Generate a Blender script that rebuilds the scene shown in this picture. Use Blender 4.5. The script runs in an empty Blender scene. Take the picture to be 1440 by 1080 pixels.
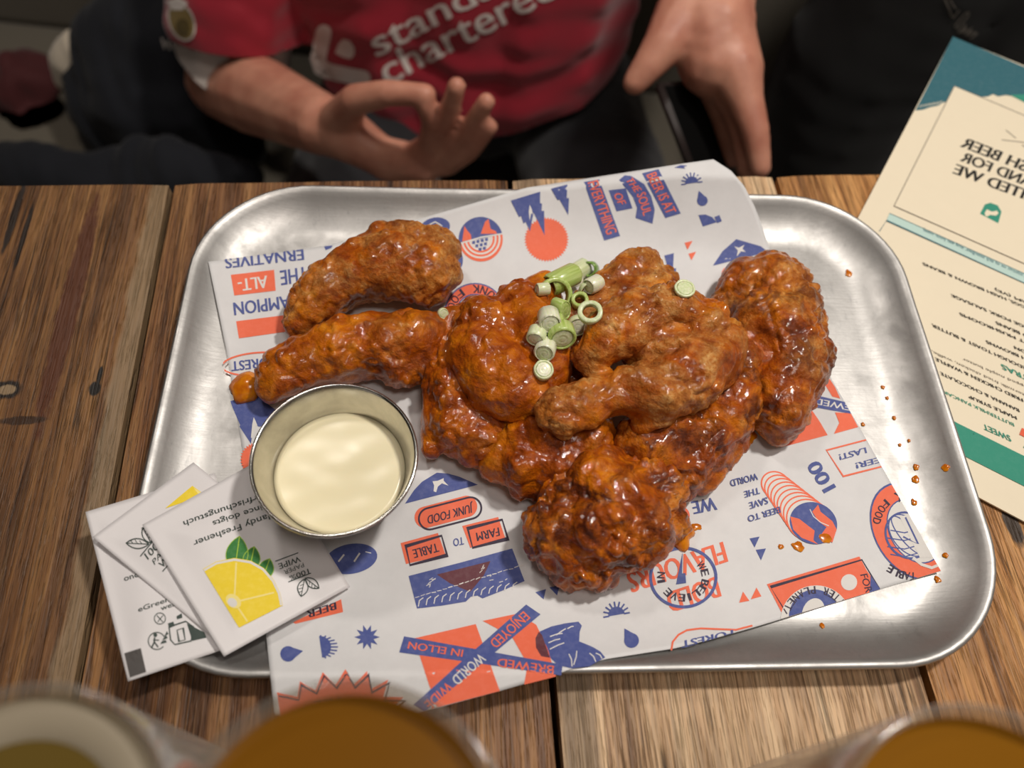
import bpy, bmesh, math, random
import numpy as np
from mathutils import Vector, Matrix, noise, geometry
from mathutils.bvhtree import BVHTree
random.seed(7)
sc = bpy.context.scene
COL = sc.collection
# ------------------------------------------------------------------ camera, world, lights, exposure
CAM_H = 0.33; PITCH = math.radians(61.4648); ROLL = math.radians(6.2539); FPX = 1082.0
fw = Vector((0, math.cos(PITCH), -math.sin(PITCH))); rt = Vector((1, 0, 0)); up = rt.cross(fw)
RT = (math.cos(ROLL)*rt + math.sin(ROLL)*up); UP = (-math.sin(ROLL)*rt + math.cos(ROLL)*up)
CAM = Vector((0, 0, CAM_H))
cd = bpy.data.cameras.new('camera'); cam = bpy.data.objects.new('camera', cd); COL.objects.link(cam)
M = Matrix((RT, UP, -fw)).transposed().to_4x4(); M.translation = CAM; cam.matrix_world = M
cd.sensor_width = 36; cd.lens = FPX/1440*36; cd.clip_start = .01
cd.dof.use_dof = True; cd.dof.focus_distance = .345; cd.dof.aperture_fstop = 5.4
sc.camera = cam
w = bpy.data.worlds.new('world'); sc.world = w; w.use_nodes = True
w.node_tree.nodes['Background'].inputs[0].default_value = (1, .9, .8, 1)
w.node_tree.nodes['Background'].inputs[1].default_value = .25
def area(name, loc, tgt, size, power, col):
    l = bpy.data.lights.new(name, 'AREA'); l.shape = 'DISK'; l.size = size; l.energy = power; l.color = col
    o = bpy.data.objects.new(name, l); COL.objects.link(o); o.location = loc
    o.rotation_euler = (Vector(tgt)-Vector(loc)).to_track_quat('-Z', 'Y').to_euler(); return o
area('pendant_light', (.38, .42, 1.05), (.03, .2, 0), .10, 8.1, (1, .93, .85))
area('far_light', (-.45, .75, 1.15), (-.05, .2, 0), .16, 2.9, (1, .92, .84))
area('ceiling_light', (.25, -.1, 1.6), (0, .5, 0), .4, 4.8, (1, .9, .82))  # unseen soft fill added overhead to lift the table and person
vs = sc.view_settings; vs.view_transform = 'Standard'; vs.look = 'None'; vs.gamma = 1; vs.use_curve_mapping = False; vs.exposure = 0

# ------------------------------------------------------------------ helpers
_F, _R, _U, _C = [np.array(v) for v in (fw, RT, UP, CAM)]
def rays(px):
    px = np.asarray(px, float).reshape(-1, 2)
    return _F + _R*((px[:, :1]-720)/FPX) + _U*((540-px[:, 1:])/FPX)
def onz(px, z):                       # picture point -> point at height z
    d = rays(px); z = np.broadcast_to(np.asarray(z, float), (len(d),))
    return _C + d*((z-CAM_H)/d[:, 2])[:, None]
def onsurf(px, zf, it=14):            # picture point -> point on a height field
    z = np.zeros(len(np.asarray(px, float).reshape(-1, 2)))+.004
    for _ in range(it):
        P = onz(px, z); z = z*.35+zf(P[:, 0], P[:, 1])*.65
    P = onz(px, z); P[:, 2] = zf(P[:, 0], P[:, 1]); return P
def aty(u, v, Y):
    d = rays([(u, v)])[0]; return Vector(_C+d*(Y/d[1]))
def pz(u, v, z): return Vector(onz([(u, v)], z)[0])
def tag(o, label=None, cat=None, group=None, kind=None):
    for k, v in (('label', label), ('category', cat), ('group', group), ('kind', kind)):
        if v: o[k] = v
    return o
def link(name, me, mat=None, parent=None, smooth=True):
    o = bpy.data.objects.new(name, me); COL.objects.link(o)
    if mat is not None and not me.materials: me.materials.append(mat)
    if parent is not None: o.parent = parent
    if smooth: me.polygons.foreach_set('use_smooth', [True]*len(me.polygons))
    return o
def empty(name, label, cat, loc=(0, 0, 0), group=None):
    o = bpy.data.objects.new(name, None); COL.objects.link(o); o.location = loc; o.empty_display_size = .01
    return tag(o, label, cat, group)
def keep(o, parent):                  # parent without moving
    o.parent = parent; o.matrix_parent_inverse = Matrix.Translation(-parent.location); return o
def pydata(vs_, fs):
    me = bpy.data.meshes.new('m'); me.from_pydata([tuple(v) for v in vs_], [], fs); me.update(); return me
def bmmesh(bm):
    me = bpy.data.meshes.new('m'); bmesh.ops.recalc_face_normals(bm, faces=bm.faces); bm.to_mesh(me); bm.free(); return me
def box(bm, c, s, rot=None, bev=0):
    r = bmesh.ops.create_cube(bm, size=1); vs_ = r['verts']
    for v in vs_: v.co = Vector((v.co.x*s[0], v.co.y*s[1], v.co.z*s[2]))
    if bev:
        es = list({e for v in vs_ for e in v.link_edges}); b = bmesh.ops.bevel(bm, geom=es, offset=bev, segments=3, affect='EDGES', profile=.5)
        vs_ = list({v for v in bm.verts if v.is_valid and v in set(b['verts']) | set(x for x in vs_ if x.is_valid)})
    for v in vs_:
        v.co = (rot @ v.co if rot else v.co)+Vector(c)
def lathe(prof, seg=72, close=False):
    vs_, fs = [], []; n = len(prof)
    for i in range(seg):
        a = 2*math.pi*i/seg
        for r, z in prof: vs_.append((r*math.cos(a), r*math.sin(a), z))
    for i in range(seg):
        for j in range(n-1+(1 if close else 0)):
            k = (j+1) % n; fs.append((i*n+j, ((i+1) % seg)*n+j, ((i+1) % seg)*n+k, i*n+k))
    bm = bmesh.new(); me = pydata(vs_, fs); bm.from_mesh(me)
    bmesh.ops.remove_doubles(bm, verts=bm.verts, dist=1e-6); return bmmesh(bm)
def evalmesh(o):
    dg = bpy.context.evaluated_depsgraph_get(); me = bpy.data.meshes.new_from_object(o.evaluated_get(dg))
    old = o.data; bpy.data.objects.remove(o); return me
def blob(chains, voxel, smooth=6, sub=2):
    """one closed skin round chains of (point, radius)"""
    bm = bmesh.new()
    def ball(p, r):
        bmesh.ops.create_icosphere(bm, subdivisions=sub, radius=r, matrix=Matrix.Translation(p))
    for ch in chains:
        ch = [(Vector(p), r) for p, r in ch]
        ball(*ch[0])
        for (p, r), (q, s) in zip(ch, ch[1:]):
            n = max(1, int((q-p).length/(.35*min(r, s))))
            for i in range(1, n+1): ball(p.lerp(q, i/n), r+(s-r)*i/n)
    me = bpy.data.meshes.new('m'); bm.to_mesh(me); bm.free()
    o = bpy.data.objects.new('tmp', me); COL.objects.link(o)
    m = o.modifiers.new('r', 'REMESH'); m.mode = 'VOXEL'; m.voxel_size = voxel
    if smooth: s = o.modifiers.new('s', 'SMOOTH'); s.iterations = smooth; s.factor = .5
    return evalmesh(o)
def displace(me, fn):
    n = len(me.vertices); co = np.empty(n*3); me.vertices.foreach_get('co', co); co = co.reshape(-1, 3)
    no = np.empty(n*3); me.vertex_normals.foreach_get('vector', no); no = no.reshape(-1, 3)
    d = np.array([fn(Vector(c), Vector(k)) for c, k in zip(co, no)])
    co += no*d[:, None]; me.vertices.foreach_set('co', co.ravel()); me.update(); return me
def clampz(me, z):
    for v in me.vertices:
        if v.co.z < z: v.co.z = z
    me.update(); return me

# ------------------------------------------------------------------ materials
def lin(c):
    if isinstance(c, str): c = [int(c[i:i+2], 16)/255 for i in (0, 2, 4)]
    return tuple(x/12.92 if x <= .04045 else ((x+.055)/1.055)**2.4 for x in c)+(1,)
class NT:
    def __init__(s, name):
        s.m = bpy.data.materials.new(name); s.m.use_nodes = True; s.t = s.m.node_tree; s.b = s.t.nodes['Principled BSDF']
    def n(s, typ, ins={}, **kw):
        x = s.t.nodes.new(typ)
        for k, v in kw.items(): setattr(x, k, v)
        for k, v in ins.items(): s.set(x.inputs[k], v)
        return x
    def set(s, inp, v):
        if hasattr(v, 'bl_idname') or isinstance(v, bpy.types.NodeSocket):
            s.t.links.new(v if isinstance(v, bpy.types.NodeSocket) else v.outputs[0], inp)
        else: inp.default_value = v
    def p(s, **kw):
        for k, v in kw.items(): s.set(s.b.inputs[k.replace('_', ' ')], v)
        return s.m
    def co(s, scale=(1, 1, 1), kind='Object', rot=(0, 0, 0), loc=(0, 0, 0)):
        tc = s.n('ShaderNodeTexCoord'); return s.n('ShaderNodeMapping', {0: tc.outputs[kind], 'Scale': scale, 'Rotation': rot, 'Location': loc}).outputs[0]
    def noise(s, vec, scale, det=4, rough=.55, dist=0):
        return s.n('ShaderNodeTexNoise', {'Vector': vec, 'Scale': scale, 'Detail': det, 'Roughness': rough, 'Distortion': dist}).outputs[0]
    def ramp(s, f, stops, interp='LINEAR'):
        r = s.n('ShaderNodeValToRGB', {0: f}); cr = r.color_ramp; cr.interpolation = interp
        while len(cr.elements) < len(stops): cr.elements.new(.5)
        for e, (p_, c) in zip(cr.elements, stops): e.position = p_; e.color = c if len(c) == 4 else tuple(c)+(1,)
        return r.outputs[0]
    def mix(s, f, a, b, mode='MIX'):
        x = s.n('ShaderNodeMix', data_type='RGBA', blend_type=mode)
        s.set(x.inputs[0], f); s.set(x.inputs[6], a); s.set(x.inputs[7], b); return x.outputs[2]
    def math(s, op, a, b=0):
        x = s.n('ShaderNodeMath', operation=op); s.set(x.inputs[0], a); s.set(x.inputs[1], b); return x.outputs[0]
    def bump(s, h, strength=.3, dist=.001, nrm=None):
        x = s.n('ShaderNodeBump', {'Height': h, 'Strength': strength, 'Distance': dist})
        if nrm is not None: s.set(x.inputs['Normal'], nrm)
        return x.outputs[0]
def plain(name, c, rough=.6, **kw):
    t = NT(name); v = t.noise(t.co(), 60, 3)
    cc = lin(c) if not isinstance(c, tuple) else c
    col = t.mix(t.math('MULTIPLY', v, .25), cc, tuple(x*.75 for x in cc[:3])+(1,))
    return t.p(Base_Color=col, Roughness=rough, **kw)
def g(v): return (v, v, v, 1)

def wood(name, dark, mid, light, seed, crack=.5, rough=.5, spots=(), strip=None):
    t = NT(name); L = (seed*3.1, seed*1.7, seed)
    grain = t.noise(t.co((140, 4, 40), loc=L), 1.6, 5, .65, .6)
    broad = t.noise(t.co((26, 1.6, 20), loc=L), 1.3, 4, .6, 1.2)
    fine = t.noise(t.co((700, 18, 200), loc=L), 1.2, 3, .6)
    blot = t.noise(t.co((9, 6, 9), loc=L), 1.6, 3, .6)
    f = t.math('ADD', t.math('MULTIPLY', grain, .45), t.math('ADD', t.math('MULTIPLY', broad, .5), t.math('MULTIPLY', blot, .12)))
    col = t.ramp(f, [(.40, lin(dark)), (.52, lin(mid)), (.66, lin(light))])
    col = t.mix(.6, col, t.ramp(fine, [(.34, g(.42)), (.56, g(1.12))]), 'MULTIPLY')
    ck = t.noise(t.co((80, 3.2, 40), loc=L), 1.9, 6, .65, .7)
    cm = t.ramp(ck, [(.28, g(0)), (.34, g(1))])
    col = t.mix(crack, col, t.mix(1, col, cm, 'MULTIPLY'))
    ln = t.noise(t.co((34, .9, 20), loc=(L[1], L[0], 2)), 2.2, 5, .55, .5)
    lm = t.ramp(t.math('ABSOLUTE', t.math('SUBTRACT', ln, .5)), [(.002, g(0)), (.016, g(1))])
    lm = t.mix(t.ramp(t.noise(t.co((14, 9, 9), loc=L), 2, 3), [(.4, g(0)), (.6, g(1))]), g(1), lm)
    col = t.mix(.65, col, lm, 'MULTIPLY')
    pores = t.ramp(t.noise(t.co((1500, 60, 300), loc=L), 1, 2, .6), [(.32, g(.25)), (.46, g(1))])
    col = t.mix(.5, col, pores, 'MULTIPLY')
    col = t.mix(t.math('MULTIPLY', t.ramp(t.noise(t.co((420, 7, 90), loc=(L[2], L[0], L[1])), 1, 3, .6), [(.56, g(0)), (.7, g(1))]), .4), col, lin(light))
    ge = t.n('ShaderNodeSeparateXYZ', {0: t.n('ShaderNodeTexCoord').outputs['Object']})
    if strip:
        x0, x1, c = strip; mid_, hw = (x0+x1)/2, (x1-x0)/2
        wob = t.math('ADD', ge.outputs[0], t.math('MULTIPLY', t.math('SUBTRACT', t.noise(t.co((6, 30, 6), loc=L), 1, 4), .5), .012))
        s = t.math('SUBTRACT', 1, t.math('DIVIDE', t.math('ABSOLUTE', t.math('SUBTRACT', wob, mid_)), hw))
        col = t.mix(t.math('MULTIPLY', t.ramp(s, [(0, g(0)), (.35, g(1))]), .7), col, lin(c))
    for sx, sy, rx, ry, c in spots:
        dx = t.math('DIVIDE', t.math('SUBTRACT', ge.outputs[0], sx), rx); dy = t.math('DIVIDE', t.math('SUBTRACT', ge.outputs[1], sy), ry)
        d = t.math('ADD', t.math('ADD', t.math('MULTIPLY', dx, dx), t.math('MULTIPLY', dy, dy)), t.math('MULTIPLY', t.math('SUBTRACT', t.noise(t.co((300, 120, 90)), 1, 3), .5), 1.1))
        col = t.mix(t.ramp(d, [(.55, g(1)), (1, g(0))]), col, lin(c))
    h = t.math('ADD', t.math('MULTIPLY', grain, .6), t.math('ADD', t.math('MULTIPLY', fine, .4), t.math('MULTIPLY', t.mix(1, cm, t.mix(1, lm, pores, 'MULTIPLY'), 'MULTIPLY'), 1.0)))
    ro = t.math('ADD', rough-.12, t.math('MULTIPLY', fine, .3))
    return t.p(Base_Color=col, Roughness=ro, Normal=t.bump(h, .6, .0011))

def metal(name, c, r0, r1, sm=1.0):
    t = NT(name); a = t.noise(t.co(), 38, 5, .65, .4); b = t.noise(t.co(), 420, 4, .6)
    col = t.mix(t.ramp(a, [(.34, g(0)), (.64, g(1))]), tuple(x*.7 for x in c)+(1,), c+(1,))
    col = t.mix(t.math('MULTIPLY', t.ramp(t.noise(t.co((90, 30, 90), rot=(0, 0, .6)), 3, 5, .7), [(.6, g(0)), (.74, g(1))]), .35*sm), col, (.2, .2, .21, 1))
    scr = t.noise(t.co((60, 900, 60), rot=(0, 0, .5)), 1, 3, .6)
    ro = t.math('ADD', r0, t.math('MULTIPLY', t.ramp(a, [(.3, g(1)), (.7, g(0))]), r1-r0))
    return t.p(Base_Color=col, Metallic=1.0, Roughness=ro, Normal=t.bump(t.math('ADD', b, scr), .06*sm, .0006))

def chicken(name, seed, gold=.5, dark=.5):
    t = NT(name); L = (seed*2.3, seed, seed*.7)
    a = t.noise(t.co(loc=L), 34, 5, .6, .8); b = t.noise(t.co(loc=L), 120, 4, .6, .5); c = t.noise(t.co(loc=L), 620, 3, .6)
    vor = t.n('ShaderNodeTexVoronoi', {'Vector': t.co(loc=L), 'Scale': 260, 'Randomness': 1}).outputs[0]
    sauce = t.ramp(t.math('ADD', t.math('MULTIPLY', a, .5), t.math('MULTIPLY', b, .5)), [(.34, lin('6a2504')), (.46, lin('a14a07')), (.57, lin('c66c0a')), (.68, lin('e08c14'))])
    crust = t.ramp(t.math('ADD', t.math('MULTIPLY', b, .6), t.math('MULTIPLY', c, .4)), [(.34, lin('7a3c14')), (.5, lin('b47636')), (.66, lin('dab070'))])
    a2 = t.noise(t.co(loc=(L[2], L[0], 3)), 30, 5, .65, .8)
    k = t.math('MULTIPLY', t.ramp(a2, [(.60-.24*gold, g(0)), (.74-.24*gold, g(1))]), gold)
    col = t.mix(k, sauce, crust)
    dk_ = t.ramp(t.noise(t.co(loc=(L[1], L[0], 5)), 70, 6, .7, .8), [(.44, g(0)), (.62, g(1))])
    col = t.mix(t.math('MULTIPLY', dk_, dark), col, lin('51200b'))
    ro = t.math('ADD', .42, t.math('MULTIPLY', k, .2))
    h = t.math('ADD', t.math('MULTIPLY', c, .7), t.math('ADD', t.math('MULTIPLY', vor, .5), t.math('MULTIPLY', b, .8)))
    spk = t.math('ADD', t.noise(t.co(loc=L), 380, 4, .65), t.math('MULTIPLY', t.noise(t.co(loc=L), 150, 3), 1.0))
    return t.p(Base_Color=col, Roughness=ro, Subsurface_Weight=.05, Subsurface_Radius=(.003, .0018, .0008), Subsurface_Scale=.5,
               Coat_Weight=t.math('SUBTRACT', .7, t.math('MULTIPLY', k, .5)), Coat_Roughness=.05, Specular_IOR_Level=.15, Normal=t.bump(h, .8, .0012), Coat_Normal=t.bump(spk, .3, .0007))
def paper(name, c, fib=.12, rough=.75, **kw):
    t = NT(name); a = t.noise(t.co(), 90, 5, .7); b = t.noise(t.co(), 900, 3)
    cc = lin(c); col = t.mix(t.math('MULTIPLY', t.ramp(a, [(.3, g(1)), (.7, g(0))]), fib), cc, tuple(x*.62 for x in cc[:3])+(1,))
    return t.p(Base_Color=col, Roughness=rough, Normal=t.bump(t.math('ADD', a, t.math('MULTIPLY', b, .3)), .1, .0006), **kw)
def ink(name, c, var=.3):
    t = NT(name); a = t.noise(t.co(), 420, 4, .6); cc = lin(c)
    col = t.mix(t.math('MULTIPLY', t.ramp(a, [(.45, g(0)), (.75, g(1))]), var), cc, tuple(min(1, x+.16) for x in cc[:3])+(1,))
    return t.p(Base_Color=col, Roughness=.7)
def fabric(name, c, rough=.85, sheen=.25, sc_=500, var=.35):
    t = NT(name); a = t.noise(t.co(), 9, 4); cc = lin(c)
    wv = t.n('ShaderNodeTexWave', {'Vector': t.co(), 'Scale': sc_, 'Distortion': 1.5}).outputs[0]
    col = t.mix(t.math('MULTIPLY', a, var), cc, tuple(x*.5 for x in cc[:3])+(1,))
    return t.p(Base_Color=col, Roughness=rough, Sheen_Weight=sheen, Normal=t.bump(wv, .1, .0004))

BLUE = ink('blue_ink', '4a5796'); ORANGE = ink('orange_ink', 'ee6f4e', .15); NAVY = ink('navy_ink', '33283f', .1)
WHITE = paper('white_print', 'e2e0dc'); MAROON = ink('maroon_ink', '63303a', .2); RED = ink('red_ink', 'e4603f', .1)
# ------------------------------------------------------------------ flat print in the plane of a sheet
_txt = {}
def glyphs(s, bold):
    if (s, bold) in _txt: return _txt[(s, bold)]
    cu = bpy.data.curves.new('t', 'FONT'); cu.body = s; cu.size = 1; cu.offset = 0; cu.resolution_u = 3; cu.fill_mode = 'FRONT'
    o = bpy.data.objects.new('t', cu); COL.objects.link(o); me = evalmesh(o); bpy.data.curves.remove(cu)
    v = np.array([x.co[:2] for x in me.vertices]).reshape(-1, 2); f = [tuple(p.vertices) for p in me.polygons]; bpy.data.meshes.remove(me)
    _txt[(s, bold)] = (v, f); return v, f
class Print:
    def __init__(s): s.parts = []; s.part('printed_lettering')
    def part(s, name): s.parts.append((name, {}))
    def add(s, mat, pts, faces, layer):
        V, Fc, Lc = s.parts[-1][1].setdefault(mat, ([], [], [])); b = len(V)
        V.extend([tuple(p) for p in pts]); Lc.extend([layer]*len(pts)); Fc.extend([tuple(i+b for i in f) for f in faces])
    def poly(s, mat, pts, layer=1):
        tr = geometry.tessellate_polygon([[Vector((x, y, 0)) for x, y in pts]]); s.add(mat, pts, tr, layer)
    def text(s, mat, st, p0, p1, p2, layer=3, bold=.022, cap=.70):
        v, f = glyphs(st, 0)
        if not len(v): return
        x0, x1 = v[:, 0].min(), v[:, 0].max(); p0, p1, p2 = map(np.array, (p0, p1, p2))
        for k in ((-1, 0, 1) if bold > .004 else (0,)):
            P = p0+(v[:, :1]-x0+k*bold*1.2)/(x1-x0)*(p1-p0)+v[:, 1:]/cap*(p2-p0); s.add(mat, P, f, layer+k*.12)
    def arct(s, mat, st, c, r, a0, a1, h, layer=3, inward=True, wfac=.75, bold=.022):
        """letters along an ellipse from angle a0 to a1 (degrees, picture sense), letter tops towards the centre if inward"""
        n = len(st); out = a1 > a0
        for i, ch in enumerate(st):
            if ch == ' ': continue
            a = math.radians(a0+(a1-a0)*(i+.5)/n); e = np.array((math.cos(a)*r[0], math.sin(a)*r[1]))
            o = e/np.hypot(*e); tdir = np.array((-o[1], o[0]))*(1 if out else -1)
            upv = o*h if out else -o*h; base = np.array(c)+e
            wd = h*wfac*(.3 if ch in 'I1!' else 1.25 if ch in 'MW' else 1); s.text(mat, ch, base-tdir*wd/2, base+tdir*wd/2, base-tdir*wd/2+upv, layer, bold)
    def line(s, mat, pts, wd, layer=2, closed=False):
        pts = [np.array(p, float) for p in pts]; n = len(pts); L, Rr = [], []
        for i in range(n):
            a = pts[(i-1) % n] if closed or i else pts[i]; b = pts[(i+1) % n] if closed or i < n-1 else pts[i]
            d = b-a; d /= (np.hypot(*d)+1e-9); k = np.array((-d[1], d[0]))
            if (closed or 0 < i < n-1):
                d1 = pts[i]-a; d1 /= np.hypot(*d1)+1e-9; c = max(.45, abs(d1@d)); k = k/c
            L.append(pts[i]+k*wd/2); Rr.append(pts[i]-k*wd/2)
        fs = [(i, (i+1) % n, n+(i+1) % n, n+i) for i in range(n if closed else n-1)]; s.add(mat, L+Rr, fs, layer)
    @staticmethod
    def ell(c, rx, ry, rot=0, n=40, a0=0, a1=360):
        ca, sa = math.cos(math.radians(rot)), math.sin(math.radians(rot)); out = []
        m = n if a1-a0 >= 360 else n+1
        for i in range(m):
            a = math.radians(a0+(a1-a0)*i/n); x, y = rx*math.cos(a), ry*math.sin(a); out.append((c[0]+x*ca-y*sa, c[1]+x*sa+y*ca))
        return out
    def ring(s, mat, c, rx, ry, wd, layer=2, rot=0, a0=0, a1=360): s.line(mat, s.ell(c, rx, ry, rot, 48, a0, a1), wd, layer, a1-a0 >= 360)
    def star(s, mat, c, r0, r1, n, layer=1, sy=1, rot=0, a0=0, a1=360):
        pts = []
        for i in range(2*n+(0 if a1-a0 >= 360 else 1)):
            a = math.radians(rot+a0+(a1-a0)*i/(2*n)); r = r1 if i % 2 == 0 else r0; pts.append((c[0]+r*math.cos(a), c[1]+r*sy*math.sin(a)))
        s.poly(mat, pts, layer)
    def halfsun(s, mat, c, r, rot, layer=1):
        pts = s.ell(c, r*.62, r*.62, rot, 16, 180, 360); s.poly(mat, pts, layer)
        for i in range(9):
            a = math.radians(rot+180+180*i/8); d = np.array((math.cos(a), math.sin(a))); s.line(mat, [np.array(c)+d*r*.55, np.array(c)+d*r], r*.12, layer)
    def drop(s, mat, c, r, tip, layer=1):
        a = math.atan2(tip[1]-c[1], tip[0]-c[0]); pts = [tip]+[(c[0]+r*math.cos(a+t), c[1]+r*math.sin(a+t)) for t in np.linspace(.75, 2*math.pi-.75, 18)]; s.poly(mat, pts, layer)
    def build(s, parent, mapper, clip=(), maxlen=11, step=4.5e-5, base=1.2e-4):
        for name, dd in s.parts:
            bm = bmesh.new(); mats = list(dd)
            for mi, mat in enumerate(mats):
                V, Fc, Lc = dd[mat]; vv = [bm.verts.new((x, y, l)) for (x, y), l in zip(V, Lc)]
                for f in Fc:
                    try: bm.faces.new([vv[i] for i in f]).material_index = mi
                    except ValueError: pass
            for (q, nrm, cond) in clip:
                fs = [f for f in bm.faces if cond(f.calc_center_median())]
                bmesh.ops.bisect_plane(bm, geom=list({v for f in fs for v in f.verts} | {e for f in fs for e in f.edges} | set(fs)), plane_co=(q[0], q[1], 0), plane_no=(nrm[0], nrm[1], 0), clear_outer=True)
            bmesh.ops.triangulate(bm, faces=bm.faces[:])
            for _ in range(5):
                lg = [e for e in bm.edges if e.calc_length() > maxlen]
                if not lg: break
                bmesh.ops.subdivide_edges(bm, edges=lg, cuts=1); bmesh.ops.triangulate(bm, faces=[f for f in bm.faces if len(f.verts) > 3])
            P = np.array([v.co[:] for v in bm.verts])
            if not len(P): bm.free(); continue
            W, Nn = mapper(P[:, :2]); W = W+Nn*(base+P[:, 2:]*step)
            for v, c in zip(bm.verts, W): v.co = c
            bm.normal_update()
            fl = [f for f in bm.faces if f.normal.dot(CAM-f.calc_center_median()) < 0]; bmesh.ops.reverse_faces(bm, faces=fl)
            me = bpy.data.meshes.new('m'); bm.to_mesh(me); bm.free()
            for m_ in mats: me.materials.append(m_)
            keep(link(name, me, None, smooth=False), parent)
def hf_mapper(zf):
    def mp(px):
        P = onsurf(px, zf); e = 4e-4
        gx = (zf(P[:, 0]+e, P[:, 1])-zf(P[:, 0]-e, P[:, 1]))/(2*e); gy = (zf(P[:, 0], P[:, 1]+e)-zf(P[:, 0], P[:, 1]-e))/(2*e)
        N_ = np.stack([-gx, -gy, np.ones_like(gx)], 1); return P, N_/np.linalg.norm(N_, axis=1)[:, None]
    return mp

# ------------------------------------------------------------------ the room
FLOOR = -.80; SEAT = -.42
wallm = plain('wall_paint', '4a423a', .8); ceilm = plain('ceiling_paint', '8a7d70', .85); floorm = plain('dark_floor', '2a2420', .6)
for nm, c, s, m in (('floor', (0, -.2, FLOOR-.02), (3.6, 2.6, .04), floorm), ('wall_back', (0, 1.14, .5), (3.6, .06, 2.6), wallm),
                    ('wall_left', (-1.83, -.2, .5), (.06, 2.6, 2.6), wallm), ('ceiling', (0, -.2, 1.82), (3.6, 2.6, .04), ceilm)):
    bm = bmesh.new(); box(bm, c, s); tag(link(nm, bmmesh(bm), m, smooth=False), kind='structure')
bench = empty('bench', 'dark grey upholstered bench along the wall behind the table', 'bench', (0, .8, FLOOR))
bf = fabric('bench_fabric', '6c6558', .8, .2)
def part(nm, parent, mat, c, s, bev=0, rot=None, label=None):
    bm = bmesh.new(); box(bm, c, s, rot, bev); o = keep(link(nm, bmmesh(bm), mat), parent)
    if label: o['label'] = label
    return o
for i in range(3):
    part('seat_cushion', bench, bf, (-1.0+i*1.0, .68, SEAT-.06), (.985, .46, .12), .02)
    part('backrest', bench, bf, (-1.0+i*1.0, .96, SEAT+.26), (.985, .12, .56), .03)
part('base', bench, plain('bench_base_paint', '1c1a18', .6), (0, .72, (FLOOR+SEAT-.12)/2), (2.9, .36, SEAT-.12-FLOOR))

# ------------------------------------------------------------------ the table
TA = math.radians(9.2733); tu = Vector((math.cos(TA), math.sin(TA), 0)); tv = Vector((-math.sin(TA), math.cos(TA), 0))
FAR = .940*CAM_H; NEAR = -.42
gaps = [-.68, -.4235, -.1515, .0366, .1929, .375, .56]
table = empty('table', 'weathered wooden plank table under the metal tray', 'table', (0, .1, FLOOR))
woods = [wood('plank_wood_far_left', '332010', '664522', '86602f', 1), 
         wood('plank_wood_left', '38200f', '704a27', '966d3f', 2, .6, .5, [(.098, .285, .006, .08, '57301a'), (.058, .345, .0022, .03, '22160d'), (.066, .33, .0016, .025, '22160d'), (.119, .2375, .003, .0042, '1b1612'), (.1198, .2445, .0012, .006, '1b1612'), (.079, .2385, .008, .0055, '20160e'), (.079, .2385, .0042, .003, '8a7458'), (.09, .222, .012, .0025, '3a2412')], (.124, .139, '8f7a5e')),
         wood('plank_wood_middle', '39210f', '744b29', 'a67a4c', 3, .75),
         wood('plank_wood_pale', '7c5c40', 'c8a27a', 'e6c59c', 4, .7, .5, (), (-.078, -.06, '6d5c4a')),  # right planks coloured paler, with the stronger light there put into the tone
         wood('plank_wood_amber', '684222', 'b07a44', 'd39f62', 5, .6, .5, [(-.0285, .15, .004, .012, '3a2c20')]),
         wood('plank_wood_far_right', '55321a', '96653a', 'bd8a55', 6)]
for i in range(6):
    a, b = gaps[i]+.0016, gaps[i+1]-.0016; cx = (a+b)/2; hw = (b-a)/2; Lp = FAR-NEAR
    bm = bmesh.new(); nx, ny = 14, 40; th = .038
    grid = [[bm.verts.new((-hw+2*hw*u/nx, -Lp/2+Lp*v/ny, -.0002-.0007*(noise.noise((u*.7+i*9, v*.11, 3))+1) - (.0012 if u in (0, nx) else 0))) for u in range(nx+1)] for v in range(ny+1)]
    for v in range(ny):
        for u in range(nx): bm.faces.new((grid[v][u], grid[v][u+1], grid[v+1][u+1], grid[v+1][u]))
    r = bmesh.ops.extrude_face_region(bm, geom=bm.faces[:])
    for q in r['geom']:
        if isinstance(q, bmesh.types.BMVert): q.co.z = -th
    o = link('plank', bmmesh(bm), woods[i], smooth=False)
    o.location = tu*cx+tv*((FAR+NEAR)/2); o.rotation_euler = (0, 0, TA); keep(o, table)
dk = plain('gap_board_leg_paint', '15110d', .7)
rz = Matrix.Rotation(TA, 3, 'Z')
part('gap_backing_board', table, dk, tu*-.06+tv*((FAR+NEAR)/2)+Vector((0, 0, -.049)), (1.2, FAR-NEAR-.06, .02), 0, rz)  # dark board added below the planks so the gaps read dark
for sx in (-.62, .5):
    for sy in (NEAR+.06, FAR-.06):
        part('leg', table, dk, tu*sx+tv*sy+Vector((0, 0, (FLOOR-.059)/2)), (.05, .05, -.059-FLOOR), .003, rz)

# ------------------------------------------------------------------ the tray
TC = Vector((.0248, .1704)); TR_ = math.radians(6.727); TW, TD, RC = .3675/2, .2478/2, .056
tz0 = .0012
def tray_d(x, y):                       # inward distance from the rim outline
    dx, dy = x-TC.x, y-TC.y; X = dx*math.cos(TR_)+dy*math.sin(TR_); Y = -dx*math.sin(TR_)+dy*math.cos(TR_)
    qx, qy = np.abs(X)-(TW-RC), np.abs(Y)-(TD-RC)
    return -(np.hypot(np.maximum(qx, 0), np.maximum(qy, 0))+np.minimum(np.maximum(qx, qy), 0)-RC)
def tray_z(d):
    d = np.asarray(d, float); return tz0+.0010+.0128*np.clip(1-(d-.003)/.024, 0, 1)**2.1
prof = [(.0022, .0120), (.0006, .0128), (0, .0138), (.0005, .0147), (.0015, .0151), (.0027, .0147)]
prof += [(d, float(tray_z(d))) for d in (.0042, .006, .008, .0105, .013, .016, .019, .022, .025, .028)]
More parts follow.
